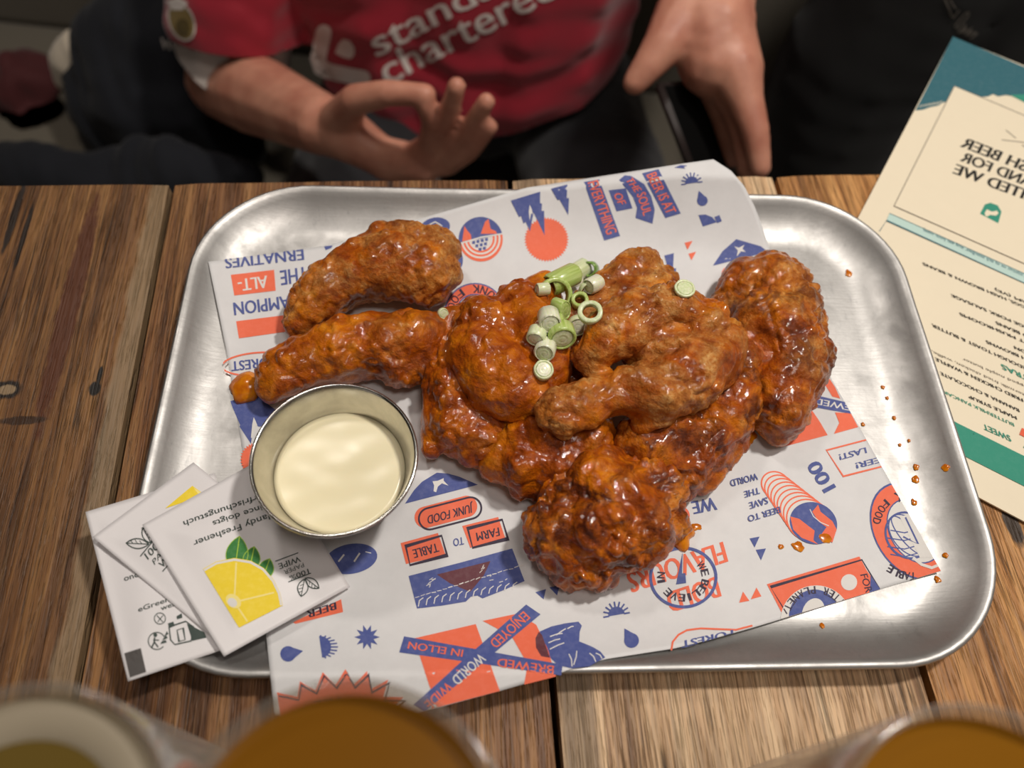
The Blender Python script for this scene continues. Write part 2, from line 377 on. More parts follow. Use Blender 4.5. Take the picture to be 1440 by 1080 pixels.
RIN = RC-.028
def rrect(d, n=14):
    R_ = max(RC-d, .004); hx, hy = TW-d-R_, TD-d-R_; out = []
    for k, (sx, sy) in enumerate(((1, 1), (-1, 1), (-1, -1), (1, -1))):
        for i in range(n+1):
            a = math.pi/2*(k+i/n); out.append((sx*hx+R_*math.cos(a), sy*hy+R_*math.sin(a)))
        nx_, ny_ = ((-1, 1), (-1, -1), (1, -1), (1, 1))[k]
        q = (nx_*hx+R_*math.cos(math.pi/2*(k+1)), ny_*hy+R_*math.sin(math.pi/2*(k+1))); p0 = out[-1]
        for i in range(1, 8): out.append((p0[0]+(q[0]-p0[0])*i/8, p0[1]+(q[1]-p0[1])*i/8))
    return out
bm = bmesh.new(); rings = []
def dent(x, y, z): return z+.00035*noise.noise((x*28, y*28, 2))
under = [(.028, tz0), (.022, tz0+.0004), (.014, tz0+.0024), (.008, tz0+.006), (.0045, tz0+.0093)]
for d, z in under+prof:
    rings.append([bm.verts.new((x, y, dent(x, y, z) if z > tz0 else z)) for x, y in rrect(d)])
for r0, r1 in zip(rings, rings[1:]):
    n = len(r0)
    for i in range(n): bm.faces.new((r0[i], r0[(i+1) % n], r1[(i+1) % n], r1[i]))
bm.faces.new(rings[-1]); bm.faces.new(list(reversed(rings[0])))
alu = metal('dull_aluminium', (.55, .54, .525), .40, .58)
tray = link('tray', bmmesh(bm), alu); tray.location = (TC.x, TC.y, 0); tray.rotation_euler = (0, 0, TR_)
tag(tray, 'worn aluminium serving tray with rolled rim carrying the chicken wings', 'tray')

# ------------------------------------------------------------------ the printed paper
def lerpd(pts, n):                      # n samples along a polyline
    pts = np.array(pts, float); s = np.r_[0, np.cumsum(np.hypot(*np.diff(pts, axis=0).T))]; q = np.linspace(0, s[-1], n)
    return np.stack([np.interp(q, s, pts[:, 0]), np.interp(q, s, pts[:, 1])], 1)
def paper_z(x, y):
    d = tray_d(x, y); dx, dy = x-TC.x, y-TC.y; X = dx*math.cos(TR_)+dy*math.sin(TR_); Y = -dx*math.sin(TR_)+dy*math.cos(TR_)
    zin = tz0+.0016+.0138*np.clip(1-(d-.001)/.031, 0, 1)**1.7
    zin = np.where(d < .001, tz0+.0154, zin)
    curl = np.clip(Y-.088, 0, 1)*np.clip((X-.0)/.07, 0, 1)          # the far right corner lifts off the rim
    droop = np.where((d < 0) & (Y < 0), -d*.25, 0)
    wr = .0005*np.sin(X*120+Y*60)*np.clip((d-.02)/.02, 0, 1)
    return zin+curl*.32-droop+wr*.5
nu, nv = 130, 110
bt = lerpd([(386, 1006), (480, 1010), (568, 1006.5), (617, 995), (702, 972), (778, 950), (804, 940), (851, 926.7), (949, 911.5), (995.6, 900), (1060, 882), (1210, 837), (1323, 803)], nu)
tp = lerpd([(293, 368), (380, 357), (460, 345), (600, 305), (740, 264), (870, 244), (960, 230), (1003, 224)], nu)
lf = lerpd([(386, 1006), (375, 900), (360, 760), (345, 660), (318, 490), (293, 368)], nv)
rg = lerpd([(1323, 803), (1215, 612), (1150, 500), (1081, 347), (1073, 322), (1062, 292), (1047, 262), (1028, 240), (1003, 224)], nv)
U, V = np.meshgrid(np.linspace(0, 1, nu), np.linspace(0, 1, nv)); U, V = U[..., None], V[..., None]
G = (1-V)*bt[None]+V*tp[None]+(1-U)*lf[:, None]+U*rg[:, None]-((1-U)*(1-V)*bt[0]+U*(1-V)*bt[-1]+(1-U)*V*tp[0]+U*V*tp[-1])
P = onsurf(G.reshape(-1, 2), paper_z)
me = pydata(P, [(j*nu+i, j*nu+i+1, (j+1)*nu+i+1, (j+1)*nu+i) for j in range(nv-1) for i in range(nu-1)])
gp = link('greaseproof_paper', me, paper('greaseproof', 'dcdcdd', .18, .6))
md = gp.modifiers.new('thickness', 'SOLIDIFY'); md.thickness = .00018; md.offset = -1
gpe = empty('printed_paper', 'white greaseproof paper printed in blue and orange lining the tray', 'paper', (TC.x, TC.y, tz0))
gp.name = 'sheet'; keep(gp, gpe)
pr = Print(); B, O, N_, W_ = BLUE, ORANGE, NAVY, WHITE
def Z(ox, oy, k): return lambda *pts: [(ox+x/k, oy+y/k) for x, y in pts]
T = pr.text
# --- far left lettering
T(B, 'ERNATIVES', (426, 351), (316, 363), (427.5, 366)); T(B, 'THE', (431, 375), (394, 381), (433, 396))
pr.poly(O, [(324.5, 386.7), (385.5, 379.7), (387.8, 408.9), (329.4, 415.8)]); T(W_, 'ALT-', (375, 388), (334, 393.5), (377, 405))
T(B, 'CHAMPION', (436, 412), (328, 426), (438, 430)); pr.poly(O, [(332, 452), (412, 442), (414, 465), (336, 476)])
pr.part('printed_badge'); pr.line(O, pr.ell((364, 512), 52, 16, -4), 2.4, 2, True); T(B, 'FOREST', (386, 502), (325, 509), (387, 515.5))
pr.part('printed_mark'); pr.poly(B, [(455, 345), (470, 341), (466, 349), (458, 352)])
# --- tree, disc by the cup
pr.part('printed_tree'); pr.poly(B, [(324, 564), (343, 560), (362, 557), (405, 590), (380, 600), (363, 600), (358, 592), (353, 624), (337, 600), (338, 598), (327, 573)])
pr.poly(W_, [(357, 587), (359.5, 592), (362, 598), (359, 600), (355, 616), (353, 616), (355, 596)], 2)
pr.part('printed_sunburst'); pr.star(O, (360, 646), 19.5, 22.5, 34, 1, 1.05)
# --- top band
pr.part('printed_hop'); pr.poly(B, pr.ell((612, 320), 21, 14, -10)); pr.poly(B, pr.ell((642, 366), 9, 15)); pr.line(W_, [(604, 316), (612, 312), (622, 318)], 1.6, 2); pr.line(W_, [(600, 326), (612, 322), (624, 326)], 1.2, 2)
pr.part('printed_emblem'); c = (676, 336); pr.poly(B, pr.ell(c, 31, 31, -12, 30, 180, 360)); pr.poly(O, pr.ell(c, 31, 32, -12, 30, 0, 180))
for r in (26.5, 21, 15.5): pr.line(W_, pr.ell(c, r, r, -12, 30, 0, 180), 2.6, 2)
pr.poly(W_, pr.ell(c, 14, 14, -12, 20, 0, 180), 2); pr.line(W_, [(646, 343), (676, 334), (706, 329)], 2, 3)
pr.poly(O, [(650, 340), (653, 318), (657, 324), (662, 330), (663, 337)], 2); pr.poly(O, [(676, 329), (682, 312), (687, 308), (690, 322), (697, 325), (699, 329)], 2)
for i in range(-1, 3):
    for j in range(3):
        q = (672+i*6-j*1.5, 340+j*6.2-i*1.4)
        if (q[0]-676)**2+(q[1]-341)**2 < 170: pr.poly(B, [(q[0]-2, q[1]-2), (q[0]+2.4, q[1]-2.6), (q[0]+2, q[1]+2.2), (q[0]-2, q[1]+2)], 3)
pr.part('printed_sunburst'); pr.star(O, (768.5, 337), 28.5, 31.5, 46)
z = Z(560, 220, 2.7692)
pr.part('printed_tree'); pr.poly(B, z((438, 172), (553, 137), (552, 182), (560, 184), (558, 212), (568, 212), (570, 308), (527, 218), (513, 292), (496, 255), (488, 262), (478, 232), (470, 236)), 2)
pr.poly(W_, z((512, 188), (520, 205), (524, 225), (517, 222), (512, 250), (508, 215)), 3)
pr.part('printed_tree'); pr.poly(B, z((595, 126), (659, 110), (656, 162), (665, 162), (662, 228), (628, 168), (620, 170)), 2)
pr.part('printed_banner'); pr.poly(B, z((723, 100), (783, 90), (864, 310), (802, 328))); T(O, 'EVERYTHING', *z((737, 104), (812, 306), (778, 92)), bold=.012)
pr.part('printed_banner'); pr.poly(B, z((820, 132), (886, 124), (912, 202), (850, 214))); T(O, 'OF', *z((837, 148), (858, 190), (868, 140)), bold=.012)
pr.part('printed_banner'); pr.poly(B, z((860, 92), (882, 74), (908, 77), (958, 108), (985, 155), (999, 208), (990, 262), (924, 240), (930, 200), (914, 158), (890, 128)))
T(O, 'THE', *z((884, 92), (922, 140), (912, 82)), bold=.012); T(O, 'SOUL', *z((928, 148), (955, 232), (962, 136)), bold=.012)
pr.part('printed_banner'); pr.poly(B, z((950, 66), (1014, 50), (1100, 222), (1040, 240))); T(O, 'BEER IS AT', *z((966, 74), (1046, 226), (1004, 60)), bold=.012)
pr.part('printed_sun'); pr.halfsun(B, z((1143, 104))[0], 15, -8); pr.part('printed_mark'); pr.poly(B, z((1075, 44), (1100, 34), (1125, 36), (1112, 42), (1118, 48), (1098, 46)))
pr.part('printed_drop'); pr.drop(B, z((1184, 172))[0], 7.5, z((1170, 133))[0])
pr.part('printed_mark'); pr.poly(B, z((1169, 228), (1196, 226), (1222, 236), (1240, 256), (1186, 273))); pr.poly(B, z((1231, 236), (1250, 228), (1260, 252), (1242, 260)))
pr.part('printed_triangles'); pr.poly(O, z((1115, 336), (1146, 329), (1126, 364))); pr.poly(O, z((1130, 379), (1160, 371), (1142, 405)))
pr.part('printed_mountain'); pr.poly(B, z((1225, 426), (1262, 370), (1316, 322), (1412, 350), (1440, 372))); pr.poly(W_, z((1308, 350), (1326, 356), (1348, 344), (1340, 360), (1352, 372), (1334, 370), (1318, 390), (1322, 366)), 2)
pr.part('printed_tree'); pr.poly(B, z((1036, 386), (1073, 377), (1070, 436), (1082, 436), (1078, 502), (1058, 468)))
pr.part('printed_ring'); pr.ring(O, z((1284, 462))[0], 8, 10, 3)
# --- round emblem behind the wings
def junk_ring(c, R_, ang0, ang1):
    pr.part('printed_emblem'); pr.poly(B, pr.ell(c, R_, R_)); pr.poly(O, pr.ell(c, R_-2, R_-2), 2); pr.poly(B, pr.ell(c, R_*.64, R_*.64), 3); pr.poly(W_, pr.ell(c, R_*.6, R_*.6), 4)
    pr.arct(N_, 'JUNK', c, (R_*.93, R_*.93), -20, -98, R_*.27, 5); pr.arct(N_, 'FOOD', c, (R_*.93, R_*.93), -118, -190, R_*.27, 5)
    pr.poly(B, pr.ell(c, R_*.5, R_*.5), 5)
junk_ring((668, 441), 43, 0, 0)
pr.part('printed_mark'); pr.poly(B, [(733, 405), (744, 402), (742, 410)])
# --- right banner
z = Z(900, 340, 3.375)
pr.part('printed_banner'); pr.poly(O, z((662, 978), (805, 785), (850, 850), (890, 918))); pr.poly(O, z((862, 660), (892, 640), (925, 690), (950, 745), (912, 735), (885, 690)))
pr.poly(O, z((925, 810), (1000, 815), (1035, 880), (920, 912), (945, 860)))
pr.poly(B, z((795, 720), (1010, 770), (1030, 822), (805, 782)), 2); T(W_, 'BREWED', *z((1075, 790), (826, 742), (1070, 818)), bold=.012)
pr.poly(B, z((868, 575), (905, 632), (832, 720), (800, 700)), 2); T(W_, 'ENJOY', *z((905, 560), (808, 690), (925, 590)), bold=.01)
z = Z(860, 560, 3)
pr.part('printed_badge'); pr.line(O, z((1090, 172), (906, 220), (977, 330), (1150, 286)), 2.2); T(B, 'LAST!', *z((1070, 208), (958, 238), (1076, 232))); T(B, 'BEER!', *z((1160, 240), (1028, 274), (1166, 264)))
pr.part('printed_lettering'); T(B, '100', *z((945, 372), (872, 262), (893, 400)), bold=.03)
pr.part('printed_globe')
for i in range(9):
    k = i/8; q = (692+k*140, 366+k*150); r = 62+k*36
    pr.poly(W_, z(*pr.ell(q, r, r*.86, 30)), 1+i*.6); pr.line(O, z(*pr.ell(q, r, r*.86, 30)), 2.1, 1.3+i*.6, True)
q = z((850, 528))[0]; pr.poly(B, pr.ell(q, 34, 29, 20), 6.8)
pr.poly(O, z((752, 500), (790, 510), (835, 545), (855, 560), (850, 600), (870, 618), (800, 590), (765, 555)), 7.3); pr.poly(O, z((845, 480), (870, 450), (880, 480), (930, 520), (948, 555), (930, 610), (880, 580), (905, 545), (870, 520)), 7.3)
pr.line(W_, z((835, 470), (850, 500), (880, 525), (915, 540)), 1.2, 7.8)
pr.part('printed_lettering'); T(B, 'BEER TO', *z((706, 458), (572, 498), (712, 484)), 8.2); T(B, 'SAVE', *z((654, 418), (578, 441), (660, 446)), 8.2); T(B, 'THE', *z((620, 377), (557, 394), (625, 404)), 8.2); T(B, 'WORLD', *z((610, 317), (497, 347), (617, 345)), 8.2)
pr.part('printed_triangles'); pr.poly(B, z((582, 592), (624, 584), (603, 630))); pr.poly(B, z((608, 640), (651, 634), (630, 684)))
pr.part('printed_lettering'); T(B, 'WE', *z((432, 418), (336, 437), (445, 472)), bold=.03); pr.poly(O, z(*pr.ell((312, 488), 16, 26, -20)))
T(O, 'FLAVOURS', *z((466, 606), (62, 737), (490, 692)), 1, bold=.03); T(O, 'BOLD', *z((438, 752), (228, 822), (462, 838)), 1, bold=.03)
pr.part('printed_emblem'); c = z((302, 757))[0]; pr.ring(B, c, 46, 41.5, 4.2, 3)
pr.arct(N_, 'WE', c, (26, 23), -48, -4, 11, 4, True, .75); pr.arct(N_, 'BELIEVE', c, (26, 23), 6, 142, 11, 4, True, .75); pr.arct(N_, 'IN', c, (26, 23), 160, 196, 11, 4, True, .75)
pr.poly(B, z((299, 652), (289, 700), (272, 786), (292, 783), (314, 780), (311, 738), (297, 740)), 3)
pr.part('printed_star'); pr.star(B, (850, 819), 8, 15, 8)
pr.part('printed_sun'); pr.halfsun(B, (867, 865), 19, -10); pr.part('printed_drop'); pr.drop(B, (888, 901), 10.5, (878, 884))
pr.part('printed_badge'); pr.line(O, [(944, 915), (946, 903), (954, 893), (966, 886.5), (985, 884), (1010, 885), (1035, 886), (1058, 880)], 2.6); T(B, 'FOREST', (1030, 886), (958, 902), (1031, 896))
pr.part('printed_triangles'); pr.poly(O, z((554, 816), (581, 855), (538, 863))); pr.poly(O, z((611, 799), (632, 836), (587, 849)))
pr.part('printed_emblem'); pr.poly(O, z((655, 785), (1045, 668), (1075, 725), (1160, 850), (735, 940))); pr.line(N_, z((740, 912), (670, 797), (1056, 682), (1130, 805)), 2, 2)
pr.poly(W_, z(*pr.ell((862, 940), 150, 150, 0)), 2); pr.poly(B, z(*pr.ell((855, 925), 108, 118, 0)), 3); pr.poly(W_, z(*pr.ell((850, 905), 46, 62, 20)), 4)
pr.arct(N_, 'BETTER PLANET', z((862, 940))[0], (49, 49), -8, -160, 11, 4, True, .6); pr.poly(W_, z(*pr.ell((1001, 777), 34, 34)), 3)
T(N_, 'FOR', *z((1048, 746), (1072, 822), (1078, 740)), 3, bold=.01); pr.poly(B, z((1092, 748), (1132, 806), (1085, 830), (1090, 790)), 3)
# --- oval emblem cut by the right edge
z = Z(1180, 640, 4.154); c = (425, 445)
E_ = lambda k, j=0: z(*pr.ell((c[0]+j, c[1]), 310*k, 218*k, 58))
pr.part('printed_emblem'); pr.poly(B, E_(1), 1); pr.poly(O, E_(.962), 2); pr.poly(B, E_(.66, 14), 3); pr.poly(W_, E_(.635, 14), 4)
gc = (400, 470); pr.line(B, z(*pr.ell(gc, 142, 122, 50)), 3, 5, True)
for k in (.35, .7): pr.line(B, z(*pr.ell(gc, 142, 122*k, 50)), 1.6, 5, True)
for k in (-70, -25, 25, 70): pr.line(B, z((gc[0]-130+abs(k)*.4, gc[1]+k+40), (gc[0]-20, gc[1]+k+55), (gc[0]+110, gc[1]+k+20)), 1.6, 5)
pr.poly(W_, z((350, 360), (420, 345), (560, 560), (540, 600), (470, 600)), 6); pr.line(B, z((385, 365), (460, 520), (372, 478)), 2.4, 7); pr.line(B, z((425, 350), (500, 500)), 2.4, 7)
pr.line(W_, z((430, 600), (480, 640), (540, 660), (590, 640)), 4, 6)
T(N_, 'FOOD', *z((262, 236), (210, 378), (306, 258)), 5, bold=.012) if False else pr.arct(N_, 'FOOD', z((425, 445))[0], (57, 62), -132, -170, 11.5, 5, True, .65); T(N_, 'K', *z((345, 205), (318, 225), (372, 262)), 5); pr.arct(N_, 'TABLE', z((425, 445))[0], (50, 58), 84, 128, 11, 5, False, .65)
# --- below the cup
z = Z(540, 640, 4.909)
pr.part('printed_mountain'); pr.poly(B, z((145, 336), (208, 242), (262, 185), (365, 122), (440, 128), (520, 150), (648, 205))); pr.poly(W_, z((335, 182), (372, 178), (412, 160), (412, 178), (445, 212), (400, 196), (372, 218), (360, 258), (342, 250), (346, 210)), 2)
def stadium(a, b, r):
    an = math.degrees(math.atan2(b[1]-a[1], b[0]-a[0])); return pr.ell(a, r, r, an, 14, 90, 270)+pr.ell(b, r, r, an, 14, -90, 90)
pr.part('printed_badge'); pr.poly(O, z(*stadium((285, 430), (570, 355), 74))); pr.line(N_, z(*stadium((315, 440), (598, 366), 74)), 2.6, 2, True); T(N_, 'JUNK FOOD', *z((610, 338), (300, 420), (613, 398)))
pr.part('printed_badge'); pr.poly(O, z((540, 490), (788, 428), (840, 582), (595, 640))); pr.line(N_, z((577, 508), (816, 446), (856, 578), (612, 640)), 2.8, 2, True); T(N_, 'FARM', *z((790, 500), (635, 538), (800, 558)))
pr.part('printed_lettering'); T(B, 'TO', *z((546, 565), (476, 580), (552, 618)))
pr.part('printed_badge'); pr.poly(O, z((115, 608), (372, 538), (425, 690), (152, 752))); pr.line(N_, z((150, 630), (398, 557), (436, 692), (180, 760)), 2.8, 2, True); T(N_, 'TABLE', *z((366, 608), (196, 654), (382, 668)))
pr.part('printed_landscape'); pr.poly(B, z((170, 835), (530, 742), (885, 645), (970, 870), (820, 935), (680, 990), (645, 970), (600, 978), (565, 1012), (400, 1040), (228, 1060)))
pr.poly(MAROON, z((365, 825), (735, 732), (690, 830), (595, 945), (455, 885)), 2)
for i in range(13): x = 245+i*54; y = 985-i*9; pr.line(W_, z((x+26, y), (x, y+20), (x-8, y+62-i)), 1.3, 3)
for i in range(20):
    x = 215+i*38; y = 985-i*11.5; pr.line(W_, z((x, y), (x+30, y-random.uniform(4, 16))), random.uniform(.7, 1.5), 3)
for i in range(16):
    x = random.uniform(290, 340) if i < 8 else random.uniform(640, 880); y = random.uniform(830, 940) if i < 8 else random.uniform(760, 880); pr.line(W_, z((x, y), (x+random.uniform(8, 30), y-random.uniform(2, 22))), .9, 3)
pr.part('printed_hop'); pr.poly(B, pr.ell((494, 786), 37, 21, -10)); pr.line(W_, [(476, 790), (484, 780)], 2.4, 2); pr.line(W_, [(498, 790), (506, 778)], 2.4, 2); pr.line(W_, [(514, 776), (522, 778)], 1.4, 2)
z = Z(360, 740, 2.88)
pr.part('printed_badge'); pr.poly(O, z((150, 390), (345, 296), (353, 348), (160, 396))); T(N_, 'BEER', *z((322, 308), (205, 345), (326, 338)))
pr.part('printed_drop'); pr.drop(B, z((130, 518))[0], 11, z((191, 506))[0]); 
pr.part('printed_sun'); pr.poly(B, z(*pr.ell((262, 490), 42, 44, -8, 16, -90, 90)))
for i in range(10): a = math.radians(-90+i*18); pr.line(B, z((262+38*math.cos(a), 490+38*math.sin(a)), (262+70*math.cos(a), 490+48*math.sin(a))), 2, 1)
pr.part('printed_star'); pr.star(B, z((450, 450))[0], 9.5, 18, 10)
ps = [(85, 672), (168, 690), (178, 628), (240, 664), (270, 592), (322, 642), (362, 580), (396, 640), (450, 588), (464, 660), (535, 620), (516, 690), (598, 692), (530, 752), (300, 770), (100, 770)]
pr.part('printed_badge'); pr.poly(O, z(*ps)); pr.line(N_, z(*[(x+6, y+14) for x, y in ps[:14]]), 2.4, 2); T(N_, 'ALL', *z((340, 688), (235, 706), (342, 724)))
pr.part('printed_banner'); pr.poly(O, z((640, 455), (890, 397), (988, 668), (735, 735), (700, 640))); pr.poly(O, z((918, 384), (1062, 354), (1135, 400), (1182, 500), (1215, 610), (1085, 645), (1100, 560), (1040, 455), (985, 420)))
pr.poly(B, z((600, 447), (1242, 562), (1236, 604), (580, 512)), 2); pr.poly(B, z((1094, 318), (1152, 358), (684, 750), (638, 722)), 3)
T(O, 'BREWED', *z((1207, 568), (980, 537), (1203, 602)), 4, bold=.012); T(O, 'IN ELLON', *z((840, 503), (620, 469), (834, 532)), 4, bold=.012)
T(O, 'ENJOYED', *z((1082, 345), (944, 470), (1112, 374)), 4, bold=.012); T(W_, 'WORLD', *z((906, 514), (790, 615), (934, 545)), 4, bold=.012); T(O, 'WIDE', *z((775, 626), (680, 714), (803, 660)), 4, bold=.012)
z = Z(740, 760, 4.5)
pr.part('printed_fox'); pr.poly(B, z((80, 580), (160, 545), (250, 525), (330, 515), (352, 540), (338, 580), (335, 640), (420, 675), (470, 705), (500, 742), (400, 798), (290, 812), (200, 790), (150, 742), (128, 690)), 1); pr.poly(MAROON, z((80, 580), (100, 600), (150, 745), (95, 735), (62, 680), (58, 620)), 2)
for a in (((150, 610), (230, 590)), ((140, 650), (215, 625)), ((150, 690), (240, 650)), ((190, 600), (250, 560)), ((270, 720), (290, 800)), ((320, 700), (300, 790)), ((400, 715), (440, 770)), ((440, 715), (480, 750)), ((260, 560), (300, 545))):
    (x0, y0), (x1, y1) = a; pr.line(W_, z((x0, y0), ((x0+x1)/2+6, (y0+y1)/2-6), (x1, y1)), 1.5, 2)
pr.part('printed_triangles'); pr.poly(B, z((58, 328), (125, 308), (110, 373))); pr.poly(B, z((147, 298), (213, 284), (195, 349)))
clip = [((1323, 803), (303, -173), lambda c: c.y > 500 and c.x > 900), ((1081, 347), (153, -69), lambda c: c.y <= 500 and c.x > 980),
        ((293, 368), (-93, 13.6), lambda c: c.x < 480 and c.y < 760), ((1060, 882), (79, 263), lambda c: c.x > 900 and c.y > 600),
        ((293, 368), (-40, -307), lambda c: c.x < 470 and c.y < 420), ((680, 977.5), (22, 85), lambda c: 560 < c.x < 815 and c.y > 930)]
pr.build(gpe, hf_mapper(paper_z), clip)

# ------------------------------------------------------------------ chicken wings
PZ = tz0+.0022
def wing(chains, seed, label, gold=.5, dark=.5, vox=.00115, lump=1.0):
    ch = [[(pz(u, v, zc/1000), r/1000) for u, v, zc, r in c] for c in chains]
    me = blob(ch, vox, 8)
    def f(p, n):
        q = p*1000+Vector((seed*37.0, seed*11.0, 0))
        a = noise.noise(q/16)*2.8+noise.noise(q/8+Vector((9, 2, 4)))*1.5
        m = max(0, min(1, .5+1.6*noise.noise(q/20+Vector((5, 5, 5)))))
        v = noise.voronoi(q/4.6)[0][0]; b = (.45-v)*1.5*m
        c_ = (noise.noise(q/3.1)*.42+noise.noise(q/1.5)*.2)*(.35+.65*m)
        r1 = 1-abs(noise.noise(q/10+Vector((3, 8, 1)))); r2 = 1-abs(noise.noise(q/5+Vector((1, 6, 2))))
        cr = -1.7*max(0, r1-.84)/.16*(.3+.7*m)-.7*max(0, r2-.8)/.2*m
        return (a+b+c_+cr+.5)*.001*lump
    displace(me, f); clampz(me, PZ)
    return tag(link('chicken_wing', me, chicken('sauced_chicken', seed, gold, dark)), label, 'chicken wing', 'chicken wings piled on the tray')
wings = [
 wing([[(420, 452, 11, 8), (440, 428, 14, 13), (475, 398, 17, 15), (515, 378, 18, 17), (560, 372, 20, 19), (595, 385, 20, 17)], [(545, 345, 20, 11), (575, 342, 22, 13), (610, 360, 20, 14)], [(572, 326, 24, 6), (574, 335, 22, 9)], [(615, 345, 20, 9), (622, 385, 20, 10)]], 1, 'chicken wing with a pale crust patch, top left of the paper, farthest from the cup', .8),
 wing([[(384, 548, 11, 9), (402, 525, 13, 12), (440, 505, 15, 14), (490, 492, 16, 16), (545, 485, 17, 16), (592, 478, 17, 16), (618, 465, 16, 11)], [(560, 512, 14, 12), (600, 500, 15, 12)]], 2, 'long saucy chicken wing lying right behind the steel dip cup', .35),
 wing([[(640, 462, 14, 12), (638, 510, 15, 14), (640, 560, 15, 15), (650, 605, 14, 14)], [(608, 628, 11, 6), (616, 600, 12, 8), (625, 560, 13, 10)], [(690, 600, 13, 14), (665, 625, 12, 11)], [(670, 440, 16, 10), (640, 470, 15, 10)]], 3, 'orange chicken wing leaning down to the right of the dip cup', .15),
 wing([[(690, 470, 26, 19), (685, 505, 27, 19), (710, 535, 28, 20), (738, 555, 26, 15), (742, 588, 18, 8)], [(730, 435, 28, 14), (755, 480, 30, 18), (765, 520, 28, 14)], [(765, 412, 27, 10), (740, 440, 28, 12)], [(675, 445, 24, 10), (690, 470, 26, 14)]], 4, 'smooth glossy orange chicken wing under the left side of the spring onions', .12, .25, lump=.75),
 wing([[(858, 410, 26, 11), (880, 392, 27, 12), (905, 378, 27, 11), (912, 368, 28, 8)], [(925, 392, 26, 10), (900, 420, 27, 14), (850, 440, 26, 12)], [(845, 425, 25, 12), (815, 450, 24, 12), (798, 490, 20, 12), (800, 535, 17, 12)]], 5, 'chicken wing tip poking up behind the topmost wing', .75),
 wing([[(838, 490, 42, 9), (862, 468, 43, 13), (900, 448, 44, 14), (945, 445, 44, 15), (985, 458, 42, 14), (1005, 485, 38, 14)], [(776, 585, 36, 8), (790, 578, 37, 11), (830, 566, 38, 11), (880, 550, 40, 11), (925, 550, 40, 15), (965, 535, 40, 16), (995, 505, 38, 15)], [(905, 590, 33, 7), (925, 575, 36, 10)], [(900, 495, 35, 10), (935, 500, 38, 13), (965, 490, 40, 15)], [(815, 500, 41, 5), (838, 512, 38, 7)]], 6, 'large golden chicken wing with a forked bone, topmost of the pile', .75, .35),
 wing([[(1030, 425, 15, 12), (1055, 400, 18, 15), (1085, 395, 20, 16), (1105, 430, 22, 18), (1100, 480, 22, 19), (1105, 530, 19, 18), (1098, 570, 16, 16), (1090, 600, 11, 9)], [(1070, 450, 20, 17), (1075, 500, 18, 15)], [(1140, 460, 18, 10), (1150, 450, 18, 6)], [(1135, 500, 15, 13), (1125, 545, 14, 12)]], 7, 'separate chicken wing on the far right side of the pile', .55, .75),
 wing([[(1030, 505, 22, 13), (1035, 545, 20, 14), (1018, 590, 19, 15), (985, 615, 18, 16), (960, 650, 16, 14), (930, 640, 16, 16)], [(1020, 620, 13, 10), (1005, 640, 11, 9), (985, 665, 10, 8)], [(960, 690, 10, 6), (950, 670, 13, 9)], [(900, 625, 20, 14), (940, 610, 22, 15)]], 8, 'knobbly chicken wing under the topmost wing, at the right', .4, .95),
 wing([[(692, 655, 12, 8), (712, 640, 14, 11), (740, 650, 16, 14), (775, 655, 16, 14), (810, 645, 17, 13)], [(725, 615, 16, 12), (770, 620, 20, 14), (820, 620, 20, 14)], [(735, 678, 11, 8), (760, 675, 12, 9)]], 9, 'small chicken wing at the left of the pile front, beside the paper mountain print', .25),
 wing([[(800, 700, 20, 14), (835, 690, 23, 16), (875, 700, 24, 17), (900, 735, 22, 16), (885, 765, 18, 14)], [(790, 745, 18, 17), (810, 775, 15, 15), (840, 785, 13, 13)], [(850, 740, 24, 18), (850, 665, 22, 12)], [(930, 725, 17, 11), (948, 745, 12, 8)], [(920, 700, 20, 13), (905, 670, 22, 11)]], 10, 'bulky craggy chicken wing nearest the camera in the pile', .35, 1.0, lump=1.45),
]
# sauce spills
def splat(u, v, r, h, name, label, seed, zf=paper_z, sx=1.0, group=None, mat=None):
    P0 = Vector(onsurf([(u, v)], zf)[0]); bm = bmesh.new(); bmesh.ops.create_icosphere(bm, subdivisions=3, radius=1)
    for q in bm.verts:
        k = 1+.45*noise.noise((q.co.x*1.3+seed*7, q.co.y*1.3, seed)); q.co = Vector((q.co.x*r*k*sx, q.co.y*r*k, max(q.co.z, -.15)*h))
        q.co.z += float(zf(np.array([P0.x+q.co.x]), np.array([P0.y+q.co.y]))[0])-P0.z
    o = link(name, bmmesh(bm), mat or SAUCE); o.location = P0+Vector((0, 0, .0002)); return tag(o, label, 'sauce', group)
t = NT('hot_sauce'); bb = t.noise(t.co(), 160, 3)
SAUCE = t.p(Base_Color=t.ramp(bb, [(.35, lin('b85a0a')), (.65, lin('e08a12'))]), Roughness=.2, Coat_Weight=.3, Subsurface_Weight=.08, Subsurface_Radius=(.003, .001, .0004))
splat(350, 545, .0075, .006, 'sauce_dollop', 'orange sauce dollop at the left end of the wing behind the dip cup', 1)
splat(955, 752, .0065, .004, 'sauce_dollop', 'orange sauce puddle at the right foot of the nearest wing', 2)
splat(1046, 610, .005, .0008, 'sauce_pool', 'thin oily sauce pool between the right wing and the pile', 5, sx=1.2)
tzf = lambda x, y: tray_z(tray_d(x, y))+.0001
SPOTS = ['big orange blob of sauce on the tray right of the paper, upper of two', 'big orange blob of sauce on the tray right of the paper, lower of two', 'sauce speck high on the right of the tray floor, beside the wall', 'sauce speck above the two big blobs', 'sauce speck just below the higher speck on the tray floor', 'brown elongated sauce smear at the top right of the tray floor', 'upper of two tiny sauce specks right of the far right wing', 'lower of two tiny sauce specks right of the far right wing', 'sauce spot on the tray just below the two big blobs', 'sauce spot on the tray beside the lower right paper corner', 'lone sauce spot on the tray wall below the paper', 'brown sauce smear low on the right tray wall', 'brown sauce smear high on the right tray wall', 'sauce spot on the tray beside the printed last banner']
